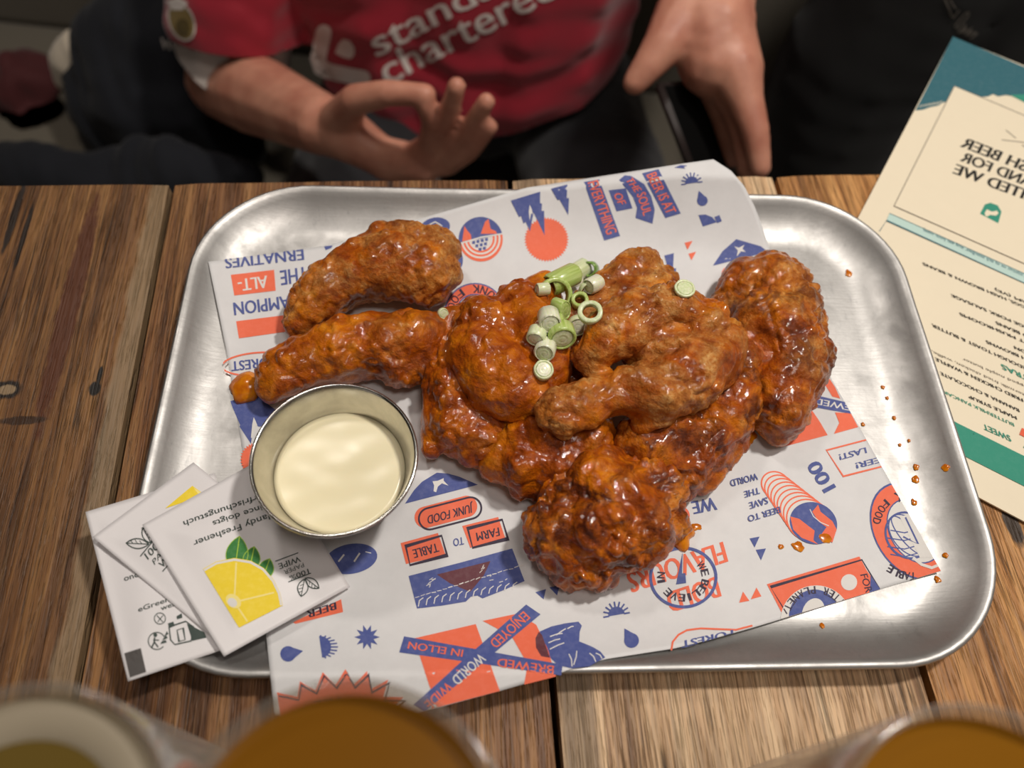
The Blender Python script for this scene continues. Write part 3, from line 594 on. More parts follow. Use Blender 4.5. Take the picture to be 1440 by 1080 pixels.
for i, (u, v, r) in enumerate([(1288, 657, .0016), (1287, 675, .0019), (1257, 588, .0011), (1278, 620, .0009), (1265, 626, .001), (1193, 385, .0022), (1241, 545, .0012), (1247, 560, .001), (1285, 707, .0016), (1329, 781, .0012), (1156, 880, .0013), (1318, 815, .0016), (1329, 658, .0016), (1213, 597, .0012)]):
    d_ = SPOTS[i]
    splat(u, v, r, .0006, 'sauce_spot', d_, i+3, tzf, .8, 'sauce spots on the tray')
for i, (u, v, r) in enumerate([(1122, 769, .0022), (1098, 769, .0011), (979, 741, .0017), (1160, 757, .0024)]):
    splat(u, v, r, .0006, 'sauce_drop', ['sauce drop beside the globe print, larger of two', 'small sauce drop left of the globe print', 'sauce drop beside the puddle at the nearest wing', 'dark sauce crumb on the globe print'][i], i+30, paper_z, 1.3, 'sauce drops on the paper')

# ------------------------------------------------------------------ spring onion slices
bms = bmesh.new()
for o in wings: bms.from_mesh(o.data)
bv = BVHTree.FromBMesh(bms); bms.free()
def hit(u, v):
    d = Vector(rays([(u, v)])[0]).normalized(); h = bv.ray_cast(CAM, d)
    if h[0] is None:
        P_ = Vector(onsurf([(u, v)], paper_z)[0]); return P_, Vector((0, 0, 1))
    return h[0], h[1]
def greens(name, outer, inner):
    t = NT(name); ge = t.n('ShaderNodeSeparateXYZ', {0: t.n('ShaderNodeTexCoord').outputs['Object']})
    stripe = t.noise(t.co((900, 900, 60)), 1, 3)
    r2 = t.math('SQRT', t.math('ADD', t.math('MULTIPLY', ge.outputs[0], ge.outputs[0]), t.math('MULTIPLY', ge.outputs[1], ge.outputs[1])))
    col = t.mix(t.ramp(stripe, [(.3, g(0)), (.7, g(1))]), lin(outer), lin(inner))
    return t.p(Base_Color=col, Roughness=.3, Subsurface_Weight=.3, Subsurface_Radius=(.002, .003, .001), Subsurface_Scale=.5, Coat_Weight=.2)
G1 = greens('onion_green', '9cb552', 'c6d58c'); G2 = greens('onion_pale', 'c6d49a', 'e6ebcb'); G3 = greens('onion_dark', '4a7a28', '8fae55'); G4 = greens('onion_white', 'd6dcb4', 'f0f0dc')
onions = []
def onion(u, v, R_, Hh, tx, ty, lift, mat, label, core=None, squash=1.0, az=0, wall=.24):
    """a slice of hollow stem: outer radius R_, height Hh (mm), axis tilted by tx, ty"""
    p, n = hit(u, v); R_ /= 1000; Hh /= 1000; ri = R_*(1-wall); b = Hh*.08+.0001
    prof_ = [(ri, 0), (R_-b, 0), (R_, b), (R_, Hh-b), (R_-b, Hh), (ri+b*.5, Hh), (ri, Hh-b)]
    me = lathe(prof_, 28, True)
    for q in me.vertices: q.co.x *= squash; q.co.z -= Hh/2
    displace(me, lambda c_, k: noise.noise(c_*400+Vector((u, v, 0)))*.00025)
    o = link('spring_onion_slice', me, mat); o.location = p+Vector((0, 0, lift/1000)); o.rotation_euler = (math.radians(tx), math.radians(ty), math.radians(az))
    if core:
        c_ = link('core', lathe([(0, Hh*.47), (ri*.3, Hh*.49), (ri*.36, Hh*.475), (ri*.42, Hh*.488), (ri*.68, Hh*.485), (ri*.74, Hh*.465), (ri*.8, Hh*.475), (ri*.97, Hh*.44), (ri*.97, -Hh*.44), (0, -Hh*.44)], 24), core); c_.parent = o
    tag(o, label, 'spring onion', 'spring onion slices on the wings'); onions.append(o); return o
L_ = 'spring onion '
onion(790, 400, 5.6, 17, 82, 0, 4.2, G1, 'longest pale green spring onion tube at the top of the garnish', squash=1, az=-48, wall=.2)
onion(812, 388, 5.0, 12, 78, 0, 4.5, G2, 'pale spring onion tube lying right of the longest tube', az=-40, wall=.22)
onion(828, 386, 4.2, 7, 45, 0, 4.5, G3, 'dark green spring onion ring at the top right of the garnish', az=-30, wall=.3)
onion(763, 411, 3.0, 6, 80, 0, 2.5, G2, 'small spring onion stub at the upper left end of the garnish', az=-70, core=G4)
onion(804, 402, 5.6, 3.0, 22, -25, 8, G4, 'whitish oval spring onion loop resting on the long tubes', squash=.75, az=40, wall=.4)
onion(834, 405, 4.0, 8, 75, 0, 3, G4, 'white spring onion chunk at the right of the garnish', core=G4, az=-45)
onion(819, 413, 4.0, 2.6, 70, 20, 3, G2, 'thin curled spring onion strip below the white chunk', squash=.5, az=20, wall=.3)
onion(779, 422, 8.2, 4.6, 34, 8, 4, G1, 'widest boat shaped spring onion ring below the long tube', squash=1, az=15, wall=.26)
onion(814, 428, 4.1, 3.2, 5, -5, 3.2, G1, 'small round green spring onion ring showing sauce through its hole', az=0, wall=.42)
onion(828, 447, 5.4, 3.2, 6, -10, 4.2, G2, 'large round spring onion ring showing sauce, lower right of the garnish', az=20, wall=.38)
onion(787, 440, 5.2, 6.5, 66, 0, 3.5, G1, 'bright green folded spring onion piece in the middle of the garnish', squash=.7, az=60, core=G1)
onion(771, 456, 4.9, 9, 62, 0, 4, G4, 'pale upright spring onion chunk at the left middle of the garnish', core=G4, az=10)
onion(788, 459, 3.0, 8, 75, 0, 2.6, G1, 'narrow green spring onion strip beside the pale chunk', squash=.6, az=10, core=G1)
onion(811, 462, 4.8, 4.6, 56, 10, 2.6, G2, 'pale lime spring onion disc standing alone at the right of the garnish', core=G4, az=0)
onion(754, 476, 4.2, 6.5, 78, 0, 3, G2, 'pale stub of spring onion at the lower left of the garnish', core=G4, az=-10)
onion(788, 477, 6.2, 7.0, 72, 6, 4, G1, 'bright lime spring onion ring seen from its side, low in the garnish', az=10, wall=.25, core=G2)
onion(766, 496, 4.6, 7.5, 64, -15, 3, G4, 'greenish white spring onion chunk just above the lowest slice', core=G2, az=0)
onion(763, 525, 4.4, 4.6, 14, 5, 2.4, G2, 'lowest spring onion slice, a solid pale disc', core=G4)
onion(962, 408, 4.6, 1.6, 0, 0, 1, G2, 'pale spring onion disc lying alone on the paper behind the topmost wing', core=G2)
onion(623, 443, 2.6, 2.2, 50, 20, 1.4, G2, 'tiny spring onion bit between the two left wings', az=30, core=G2)

# ------------------------------------------------------------------ dip cup
cc = pz(484, 700, PZ); cc = Vector((pz(470, 642, .0405).x, pz(470, 642, .0405).y, PZ)); CH = .0405-PZ
ro, rb = .0333, .0212
pf = [(0, 0), (rb-.002, 0), (rb, .0012)]+[(rb+(ro-.0012-rb)*(k/8)**.85, .0012+(CH-.002)*k/8) for k in range(1, 8)]
pf += [(ro-.0012, CH-.0016), (ro, CH-.0012), (ro+.0003, CH-.0004), (ro-.0002, CH+.0003), (ro-.001, CH+.0002), (ro-.0015, CH-.0006)]
pf += [(rb-.0007+(ro-.0012-rb)*(k/8)**.85, .0012+(CH-.002)*k/8) for k in range(7, 0, -1)]+[(rb-.0025, .0011), (0, .001)]
cup = link('dip_cup', lathe(pf, 96), metal('polished_steel', (.62, .60, .56), .14, .26, .5)); cup.location = cc
tag(cup, 'small stainless steel dip cup standing on the paper beside the sachets', 'cup')
sz = CH-.0158; rs = rb+(ro-.0012-rb)*((sz-.0012)/(CH-.002))**.85-.00085
def dipz(r, a): return sz+.0004*math.cos(3*a+r*90)*r/rs+(.0007 if r > rs*.9 else 0)
bm = bmesh.new(); rr = []
for k in range(1, 13):
    r = rs*k/12; rr.append([bm.verts.new((r*math.cos(2*math.pi*i/64), r*math.sin(2*math.pi*i/64), sz+.0004*noise.noise((r*70*math.cos(2*math.pi*i/64), r*110*math.sin(2*math.pi*i/64), 4)))) for i in range(64)])
cv = bm.verts.new((0, 0, sz))
for i in range(64): bm.faces.new((cv, rr[0][i], rr[0][(i+1) % 64]))
for a, b in zip(rr, rr[1:]):
    for i in range(64): bm.faces.new((a[i], b[i], b[(i+1) % 64], a[(i+1) % 64]))
lo = [bm.verts.new(((rb-.003)*math.cos(2*math.pi*i/64), (rb-.003)*math.sin(2*math.pi*i/64), .0016)) for i in range(64)]
for i in range(64): bm.faces.new((rr[-1][i], lo[i], lo[(i+1) % 64], rr[-1][(i+1) % 64]))
bm.faces.new(lo)
dip = link('creamy_dip', bmmesh(bm), plain('cream_sauce', 'f1e7c2', .25, Subsurface_Weight=.15, Subsurface_Radius=(.004, .003, .002)))
dip.location = cc; tag(dip, 'thick cream coloured dip filling the steel cup', 'dip')

# ------------------------------------------------------------------ wipe sachets
SP = paper('sachet_paper', 'dedbdc', .05, .45); INKG = ink('green_grey_ink', '36443f', .1); LEM = ink('lemon_ink', 'efd32a', .25); LEMR = ink('lemon_rind_ink', 'f4e38a', .1); LEAF = ink('leaf_ink', '2f7a33', .3); LGR = ink('light_leaf_ink', '9cc03a', .2); DKG = ink('dark_grey_ink', '4b4745', .05)
def sachet(corners, zs, label, seed, prnt):
    """corners in order round the sachet, heights in mm at the first three"""
    A3 = [pz(u, v, h/1000) for (u, v), h in zip(corners, zs)]
    n = (A3[1]-A3[0]).cross(A3[2]-A3[0]); 
    pl = lambda x, y: A3[0].z-(n.x*(x-A3[0].x)+n.y*(y-A3[0].y))/n.z
    d4 = Vector(rays([corners[3]])[0]); t_ = n.dot(A3[0]-CAM)/n.dot(d4); A4 = CAM+d4*t_
    q = [A3[0], A3[1], A3[2], A4]; e1 = (q[1]-q[0]); e2 = (q[3]-q[0]); l1, l2 = e1.length_squared, e2.length_squared
    def zf(x, y):
        z_ = pl(x, y); s = ((x-q[0].x)*e1.x+(y-q[0].y)*e1.y)/(e1.x**2+e1.y**2); t2 = ((x-q[0].x)*e2.x+(y-q[0].y)*e2.y)/(e2.x**2+e2.y**2)
        k = np.clip(np.minimum(np.minimum(s, 1-s), np.minimum(t2, 1-t2))/.22-.35, 0, 1)
        return z_+.0014*np.sin(k*math.pi/2)**1.3+.0004*np.sin(s*9+seed)*np.sin(t2*7+seed)*k
    m = 36; px = []
    cs = np.array(corners, float)
    for j in range(m+1):
        for i in range(m+1):
            s, t2 = i/m, j/m; px.append((1-s)*(1-t2)*cs[0]+s*(1-t2)*cs[1]+s*t2*cs[2]+(1-s)*t2*cs[3])
    Pp = onsurf(px, zf)
    me = pydata(Pp, [(j*(m+1)+i, j*(m+1)+i+1, (j+1)*(m+1)+i+1, (j+1)*(m+1)+i) for j in range(m) for i in range(m)])
    root = empty('wipe_sachet', label, 'sachet', A3[0], 'paper wipe sachets')
    o = link('packet', me, SP); s_ = o.modifiers.new('t', 'SOLIDIFY'); s_.thickness = .0005; s_.offset = -1; keep(o, root)
    prnt.build(root, hf_mapper(zf), (), 11)
def leafmark(p, z, c, sgn, wd=1.6, base=((0, 0), 1)):
    pass
s1 = Print(); z = Z(110, 640, 3.2714)
s1.poly(DKG, z((212, 912), (288, 888), (313, 998), (238, 1024))); T1 = s1.text
T1(INKG, 'eGreen', *z((278, 722), (420, 672), (275, 700)), bold=.01); T1(INKG, 'weareall', *z((382, 716), (520, 668), (378, 694)), bold=.01); T1(INKG, 'once', *z((214, 580), (300, 552), (208, 556)), bold=.01)
s1.part('printed_symbol'); s1.line(INKG, s1.ell(z((376, 752))[0], 7.8, 7.8), 1.2, 2, True); s1.line(INKG, z((362, 738), (390, 768)), 1.2); s1.line(INKG, z((390, 738), (366, 768)), 1.2)
s1.part('printed_symbol'); s1.line(INKG, s1.ell(z((362, 855))[0], 12, 12, 0, 30, 40, 330), 1.4); s1.poly(INKG, z(*s1.ell((355, 828), 9, 9))); s1.line(INKG, z((352, 838), (350, 862), (338, 885)), 2.2); s1.line(INKG, z((352, 862), (368, 884)), 2); s1.line(INKG, z((345, 850), (372, 852)), 1.6)
for k in (0, 1, 2): s1.poly(INKG, z((378+k*8, 870-k*16), (408+k*4, 862-k*20), (402+k*3, 850-k*20), (384+k*8, 858-k*16)))
s1.part('printed_symbol'); s1.line(INKG, z((418, 790), (495, 765), (530, 790), (520, 855), (445, 872), (425, 850)), 1.8, 2, True); s1.line(INKG, z((455, 805), (483, 796), (492, 850), (464, 858)), 1.4, 2, True)
s1.poly(INKG, z((500, 775), (580, 815), (590, 840), (525, 855))); s1.poly(INKG, z((412, 775), (438, 766), (444, 786), (420, 796))); s1.poly(INKG, z((452, 742), (476, 728), (480, 748), (455, 756)))
sachet([(120, 720), (180, 958), (362, 897), (302, 665)], (19.2, 18.8, 11.2), 'bottom white sachet with recycling symbols and a dark grey block, hanging over the tray rim', 1, s1)
def leaf(p, a, b, wd, mat, lw=1.5, fill=None, vein=True):
    a, b = np.array(a, float), np.array(b, float); d = b-a; k = np.array((-d[1], d[0]))*wd; n_ = 10
    L1 = [a+d*i/n_+k*math.sin(math.pi*i/n_)**.8 for i in range(n_+1)]; L2 = [a+d*i/n_-k*math.sin(math.pi*i/n_)**.8 for i in range(n_, -1, -1)]
    if fill: p.poly(fill, L1+L2[1:-1], 2)
    if lw: p.line(mat, L1+L2[1:-1], lw, 3, True)
    if vein:
        p.line(mat, [a, b], 1.1, 3)
        for i in (3, 5, 7): p.line(mat, [a+d*i/n_, a+d*(i+1.2)/n_+k*.75*math.sin(math.pi*i/n_)], .9, 3)
s2 = Print(); z = Z(110, 640, 3.2714)
s2.poly(LEM, z((400, 246), (525, 142), (578, 180), (500, 212))); s2.poly(LEMR, z((530, 150), (578, 180), (560, 192)), 2)
s2.part('printed_leaf_mark'); leaf(s2, z((325, 410))[0], z((222, 405))[0], .22, INKG); leaf(s2, z((335, 405))[0], z((298, 335))[0], .25, INKG); leaf(s2, z((345, 400))[0], z((390, 330))[0], .22, INKG)
s2.line(INKG, z((286, 466), (345, 395)), 1.5); s2.text(INKG, '100%', *z((322, 482), (400, 395), (303, 455)), bold=.01); s2.text(INKG, 'PAPER', *z((352, 506), (440, 400), (340, 484)), bold=.005); s2.text(INKG, 'WIPE', *z((388, 522), (460, 440), (368, 498)), bold=.01); s2.line(INKG, z((388, 536), (470, 440)), 1.5)
sachet([(130, 755), (310, 905), (452, 800), (272, 650)], (22.4, 14.6, 4.8), 'middle white sachet lying between the other two sachets', 2, s2)
s3 = Print(); z = Z(200, 650, 3.8571); T3 = s3.text
T3(INKG, 'Erfrischungstuch', *z((648, 170), (222, 322), (656, 200)), bold=.008); T3(INKG, 'Rince doigts', *z((680, 222), (380, 322), (690, 250)), bold=.008); T3(INKG, 'Handy Freshener', *z((716, 268), (275, 428), (726, 300)), bold=.008)
s3.part('printed_lemon')
for a, b, wd in (((500, 600), (528, 402), .30), ((578, 600), (608, 458), .32), ((650, 640), (692, 524), .34)):
    leaf(s3, z(a)[0], z(b)[0], wd, LGR, 1.0, LEAF, False); s3.line(LGR, z(a, b), 1.5, 3)
lc = (510, 770); R3 = 240
arc = [(330, 580), (400, 540), (500, 520), (590, 535), (660, 575), (715, 640), (748, 710), (762, 778)]
inn = [(322, 590), (400, 556), (495, 542), (585, 556), (645, 595), (695, 650), (725, 715), (736, 780)]
s3.poly(LEM, z(*(arc+[(525, 898), (440, 760)])), 4); s3.line(WHITE, z(*[(x*.97+lc[0]*.03, y*.96+lc[1]*.04) for x, y in arc]), 3.2, 5)
for q in ((510, 545), (715, 708), (570, 865)): s3.line(LEMR, z((500, 760), q), 2.4, 5)
s3.poly(LEMR, z(*s3.ell((495, 755), 46, 34, 40)), 6); s3.poly(WHITE, z(*s3.ell((490, 762), 28, 22, 40)), 7)
s3.part('printed_leaf_mark'); s3.line(INKG, z((722, 538), (846, 492)), 1.4); s3.line(INKG, z((792, 650), (915, 602)), 1.4)
T3(INKG, '100%', *z((905, 583), (800, 626), (912, 606)) if False else z((898, 578), (796, 618), (906, 604)), bold=.01); T3(INKG, 'PAPER', *z((872, 545), (765, 588), (880, 568)), bold=.004); T3(INKG, 'WIPE', *z((852, 510), (736, 552), (862, 540)), bold=.01)
leaf(s3, z((880, 635))[0], z((862, 728))[0], .3, INKG); leaf(s3, z((885, 630))[0], z((958, 684))[0], .26, INKG)
sachet([(200, 738), (315, 923), (492, 825), (377, 640)], (21.5, 17.5, 5.4), 'top white sachet printed with a lemon slice, leaning against the dip cup', 3, s3)

# ------------------------------------------------------------------ menu card
MZ = .0011
mc = [(1340, 52), (1586, 166), (1440+150, 818), (1440, 734)]
a = pz(1340, 52, MZ); b = pz(1210, 300, MZ); d = (b-a).normalized(); e = Vector((-d.y, d.x, 0)); 
e = e if e.x > 0 else -e
cor = pz(1440, 733, MZ); hgt = (cor-a).dot(d)
root = empty('menu_card', 'cream breakfast menu card with teal top band lying partly under the tray', 'menu', a)
bm = bmesh.new(); wd_ = .21
outl = [a+e*.002, a+e*wd_, a+e*wd_+d*hgt, a+d*hgt, a+d*.002]
vs0 = [bm.verts.new(p) for p in outl]; f = bm.faces.new(vs0); r = bmesh.ops.extrude_face_region(bm, geom=[f])
for q in r['geom']:
    if isinstance(q, bmesh.types.BMVert): q.co.z -= .0009
keep(link('card', bmmesh(bm), paper('cream_card', 'ece0c6', .05, .6), smooth=False), root)
TEAL = ink('teal_ink', '2d6470', .12); GRN = ink('green_ink', '2f8f78', .08); PTL = ink('pale_teal_ink', 'bcd8d0', .1); BLK = ink('black_ink', '15120f', .05); GRY = ink('grey_ink', '6a6055', .1); CRM = paper('cream_print', 'ece0c6', .05, .6)
mp = Print(); z = Z(1270, 40, 3.6)
mp.poly(TEAL, z((252, 42), (700, 232), (700, 440), (612, 372), (560, 345), (520, 338), (480, 345), (455, 333), (430, 345), (395, 348), (330, 345), (230, 370), (200, 376), (175, 392), (140, 398), (100, 412), (62, 416)))
mp.poly(GRN, z((540, 338), (620, 335), (700, 365), (700, 440), (612, 374)), 2)
for k in range(6): mp.line(CRM, z((80+k*18, 400-k*3), (98+k*20, 388-k*4)), .8, 2)
mp.part('printed_frame'); mp.poly(CRM, z((260, 293), (700, 480), (700, 1231), (-46, 899)), 3); mp.line(GRY, z((-47, 900), (258, 294), (400, 352), (612, 442), (700, 482)), 1.0, 4)
mp.line(GRY, z((-47, 900), (250, 1031), (720, 1240)), 1.0, 4)
T_ = mp.text
mp.part('lettering'); T_(BLK, 'UNITED WE', *z((738, 914), (250, 735), (760, 866)), 5, .03)
T_(BLK, 'STAND FOR', *z((722, 838), (287, 672), (744, 792)), 5, .03) ; T_(BLK, 'FRESH BEER', *z((752, 780), (288, 600), (778, 732)), 5, .03)
mp.part('printed_logo'); mp.poly(GRN, z((388, 940), (412, 893), (440, 884), (478, 898), (496, 930), (480, 988)), 5); mp.poly(CRM, z((410, 938), (422, 918), (448, 930), (472, 924), (482, 938), (468, 950), (440, 946), (418, 956)), 6)
mp.part('printed_sketch'); mp.line(GRY, z((518, 516), (570, 558)), 1, 5); mp.line(GRY, z((498, 566), (640, 582)), 1, 5); mp.line(GRY, z((600, 590), (660, 640)), 1, 5)
z = Z(1020, 240, 3.376)
mp.part('printed_strip'); mp.poly(PTL, z((778, 204), (1440, 500), (1440, 545), (764, 238)), 4); mp.line(TEAL, z((778, 204), (1440, 500)), .9, 5); mp.line(TEAL, z((730, 290), (764, 238), (1440, 545)), .9, 5)
T_(TEAL, 'Please inform us of any allergies, and eat your meal', *z((1480, 535), (938, 287), (1484, 520)), 6, .01)
def ML(m, st, x0, y0, x1, y1, h, k=.0, bold=.02):       # one menu line, right end (start) -> left end
    u, v = np.array((x1-x0, y1-y0), float), np.array((h*.55, h)); T_(m, st, (x0, y0-h*.5), (x1, y1-h*.5), (x0+h*.35, y0+h*.5), 5, bold)
s9 = lambda x, y: (1280+x/9, 340+y/9); s6 = lambda x, y: (1280+x/6.75, 440+y/6.75)
def ml9(m, st, a, b, h, s=s9, **k): p_, q_ = s(*b), s(*a); ML(m, st, p_[0], p_[1], q_[0], q_[1], h, **k)
mp.part('lettering'); ml9(BLK, 'BACON, SAUSAGE, EGGS, HASH BROWN & BEANS', (150, 280), (2350, 1220), 4.2); ml9(BLK, 'JAM (VE)', (1065, 605), (1520, 800), 4)
ml9(BLK, 'FREE RANGE PORK SAUSAGE', (510, 680), (1900, 1275), 4.4)
ml9(BLK, 'CHESTNUT MUSHROOMS', (615, 915), (1950, 1490), 4.4); 
ml9(BLK, 'BAKED BEANS', (805, 95), (1300, 310), 4.6, s6); ml9(BLK, 'BACON', (980, 330), (1240, 440), 4.6, s6); ml9(BLK, 'HASH BROWNS', (712, 275), (1230, 500), 4.6, s6)
ml9(BLK, 'SOURDOUGH TOAST & BUTTER', (198, 118), (1240, 600), 4.8, s6); ml9(GRN, 'EXTRAS', (855, 510), (1240, 690), 8, s6)
ml9(GRY, 'whipped maple butter', (490, 440), (1180, 745), 4, s6, bold=.0); ml9(GRY, 'Buttermilk fried chicken, waffle,', (200, 370), (1180, 830), 4, s6, bold=.0)
ml9(BLK, 'FRIED CHICKEN & WAFFLE', (232, 440), (1060, 832), 5, s6); ml9(BLK, 'BANANA & CHOCOLATE', (280, 575), (1025, 930), 5, s6); ml9(BLK, 'MAPLE SYRUP', (545, 795), (1000, 1000), 5, s6)
ml9(GRN, 'BUTTERMILK PANCAKES', (240, 720), (975, 1065), 5, s6, bold=.012)
s10 = lambda x, y: (1330+x/6, 570+y/6)
ml9(GRN, 'SWEET', (305, 180), (535, 285), 9, s10, bold=.02)
mp.part('printed_band')
z = Z(1330, 570, 6)
mp.poly(GRN, z((-60, 60), (95, 152), (700, 450), (700, 705), (205, 455), (-60, 320)), 5); mp.poly(RED, z((618, 248), (640, 192), (720, 235), (720, 300)), 5); mp.line(GRN, z((655, 350), (700, 372)), 3, 5)
mp.line(BLK, z((230, 240), (232, 246)), 1, 5)
mp.build(root, lambda px: (onz(px, MZ), np.tile((0, 0, 1.0), (len(px), 1))), (), 60)

# ------------------------------------------------------------------ beer glasses
t = NT('clear_glass'); lw = t.n('ShaderNodeLayerWeight', {'Blend': .35})
tb = t.n('ShaderNodeBsdfTransparent', {0: (.93, .92, .88, 1)}); gl = t.n('ShaderNodeBsdfGlossy', {0: (1, 1, 1, 1), 'Roughness': .12}); df = t.n('ShaderNodeBsdfDiffuse', {0: (.75, .72, .66, 1)})  # whitish diffuse share paints the pale haze of the rims into the glass
m1 = t.n('ShaderNodeMixShader', {0: .45, 1: gl, 2: df}); m2 = t.n('ShaderNodeMixShader', {0: t.math('ADD', .06, t.math('MULTIPLY', lw.outputs[1], .55)), 1: tb, 2: m1})
t.t.links.new(m2.outputs[0], t.t.nodes['Material Output'].inputs[0]); GLASS = t.m
def beer_mat(name, c): return plain(name, c, .2, Transmission_Weight=.35, IOR=1.33)
FO = plain('beer_foam', '8d826e', .7)
def glass(u, v, zr, R_, label, blabel, c, fill, foam=False, foot=.03):
    p = pz(u, v, zr); H_ = zr; rb_ = R_*.8; root = empty('beer_glass', label, 'glass', (p.x, p.y, 0), 'beer glasses in front of the tray')
    o1 = [(0, 0), (rb_-.003, 0), (rb_, .003)]+[(rb_+(R_-rb_)*k/10, .003+(H_-.005)*k/10) for k in range(1, 11)]+[(R_-.0004, H_-.0006), (R_-.0012, H_), (R_-.0021, H_-.0006)]
    o1 += [(rb_-.0024+(R_-rb_)*k/10, .003+(H_-.005)*k/10) for k in range(9, 0, -1)]+[(rb_-.006, .009), (0, .008)]
    keep(setloc(link('glass_body', lathe(o1, 96), GLASS), p.x, p.y), root)
    zt = H_-fill; rt_ = rb_+(R_-rb_)*((zt-.003)/(H_-.005))-.0027; rl = rb_-.0052
    be = link('beer', lathe([(0, .0085), (rl, .0092), (rt_, zt+.0006), (rt_-.0005, zt+.0001), (rt_-.002, zt), (0, zt)], 96), beer_mat(name='beer_liquid', c=c)); setloc(be, p.x, p.y); tag(be, blabel, 'beer', 'beers in the glasses')
    if foam:
        fo = link('foam', lathe([(rt_-.009, zt+.0002), (rt_-.007, zt+.0016), (rt_-.003, zt+.002), (rt_-.0002, zt+.0014), (rt_-.0002, zt+.0002)], 64), FO); setloc(fo, p.x, p.y); keep2(fo, be)
def setloc(o, x, y, z=0): o.location = (x, y, z); return o
def keep2(o, parent): o.location = (0, 0, 0); o.parent = parent; return o
glass(468, 1240, .139, .040, 'beer glass in the middle of the bottom edge, in front of the sachets', 'amber beer in the middle glass', '8a5a12', .008)
glass(-8, 1208, .139, .0345, 'beer glass at the bottom left corner of the picture', 'hazy pale beer with foam in the left glass', '75602c', .006, True)
glass(1432, 1275, .139, .0405, 'beer glass at the bottom right corner of the picture', 'golden beer in the right glass', '9a6614', .007)

# ------------------------------------------------------------------ the person
SKIN = NT('skin'); a_ = SKIN.noise(SKIN.co(), 35, 4)
SKIN = SKIN.p(Base_Color=SKIN.ramp(a_, [(.3, lin('b4745f')), (.7, lin('d3987f'))]), Roughness=.5, Subsurface_Weight=.12, Subsurface_Radius=(.01, .004, .002))
PX = -.085
person = empty('person', 'person in a red football shirt and dark trousers seated behind the table', 'person', (PX, .76, SEAT))
Vv = Vector
hipL, hipR = Vv((PX-.09, .76, -.325)), Vv((PX+.115, .76, -.325))
kneeL, kneeR = Vv((PX-.13, .33, -.345)), Vv((PX+.235, .36, -.345))
footL, footR = Vv((PX-.13, .33, FLOOR+.05)), Vv((PX+.235, .37, FLOOR+.05))
shL, shR = Vv((PX-.165, .75, .03)), Vv((PX+.165, .75, .03))
elL, wrL = Vv((-.345, .655, -.262)), aty(455, 176, .50); elR, wrR = Vv((.19, .735, .10)), aty(1000, -8, .54)
ch = [[(Vv((PX, .765, -.31)), .08), (Vv((PX, .745, -.2)), .092), (Vv((PX, .745, -.06)), .105), (Vv((PX, .75, .02)), .09), (Vv((PX, .755, .08)), .055), (Vv((PX, .745, .14)), .052)],
      [(Vv((PX-.06, .745, -.06)), .085), (shL, .06)], [(Vv((PX+.06, .745, -.06)), .085), (shR, .06)], [(shL, .058), (Vv((PX, .75, .04)), .06), (shR, .058)],
      [(Vv((PX, .745, .20)), .074), (Vv((PX, .745, .25)), .082)], [(Vv((PX, .70, .175)), .045), (Vv((PX, .72, .2)), .06)], [(Vv((PX, .655, .208)), .009), (Vv((PX, .665, .23)), .007)],
      [(Vv((PX-.08, .75, .215)), .014), (Vv((PX-.08, .75, .235)), .012)], [(Vv((PX+.08, .75, .215)), .014), (Vv((PX+.08, .75, .235)), .012)],
      [(hipL, .078), (kneeL, .06), (Vv((kneeL.x, kneeL.y+.02, -.55)), .052), (footL, .04), (footL+Vv((0, -.14, -.015)), .03)],
      [(hipR, .078), (kneeR, .06), (Vv((kneeR.x, kneeR.y+.02, -.55)), .052), (footR, .04), (footR+Vv((0, -.14, -.015)), .03)],
      [(shL, .056), (elL, .042), (elL.lerp(wrL, .35), .041), (wrL, .027)], [(shR, .055), (elR, .043), (elR.lerp(wrR, .4), .041), (wrR, .032)]]
def c_(pts): return [(aty(u, v, Y), r) for u, v, Y, r in pts]
# right hand of the person: thumb and first finger meet in a ring, the others fan out
ch += [c_([(455, 176, .50, .026), (488, 190, .485, .023), (535, 219, .472, .0175), (585, 229, .465, .0165)]),
       c_([(480, 182, .485, .02), (545, 232, .468, .015), (600, 236, .462, .0135)]),
       c_([(478, 168, .485, .017), (500, 140, .472, .0125), (545, 131, .464, .0105), (598, 133, .458, .0088)]),
       c_([(578, 224, .468, .013), (603, 203, .462, .0098), (608, 172, .457, .0088), (600, 150, .455, .0082), (597, 138, .456, .0076)]),
       c_([(585, 220, .466, .013), (612, 205, .46, .0095), (630, 165, .455, .0086), (642, 121, .452, .0074)]),
       c_([(590, 226, .465, .0125), (628, 218, .457, .009), (658, 185, .452, .0082), (684, 143, .449, .0071)]),
       c_([(590, 234, .464, .012), (630, 234, .456, .0084), (662, 214, .450, .0074), (690, 178, .447, .0064)])]
# left hand, closing on the phone
ch += [c_([(1000, -8, .54, .032), (1000, 40, .515, .033), (1005, 85, .495, .028)]), c_([(1000, 30, .52, .03), (1032, 100, .485, .022)]),
       c_([(965, 20, .52, .024), (935, 62, .495, .0165), (912, 92, .482, .0125), (893, 116, .474, .0098)]),
       c_([(1032, 95, .485, .021), (1048, 140, .465, .0135), (1062, 185, .447, .0108), (1069, 236, .43, .0085)]),
       c_([(1022, 100, .490, .02), (1034, 148, .474, .0125), (1046, 192, .458, .0102), (1052, 240, .442, .0085)]),
       c_([(1008, 100, .497, .018), (1014, 140, .488, .0118), (1022, 180, .476, .0098), (1030, 222, .462, .008)]),
       c_([(990, 92, .505, .016), (984, 118, .502, .0105), (990, 148, .494, .0088), (1000, 176, .486, .0072)])]
body = keep(link('body', blob(ch, .0027, 5), SKIN), person)
RS = fabric('red_shirt_fabric', '9c0826', .66, .3, 700, .2); WC = fabric('white_cuff_fabric', 'd8ccc4', .8)
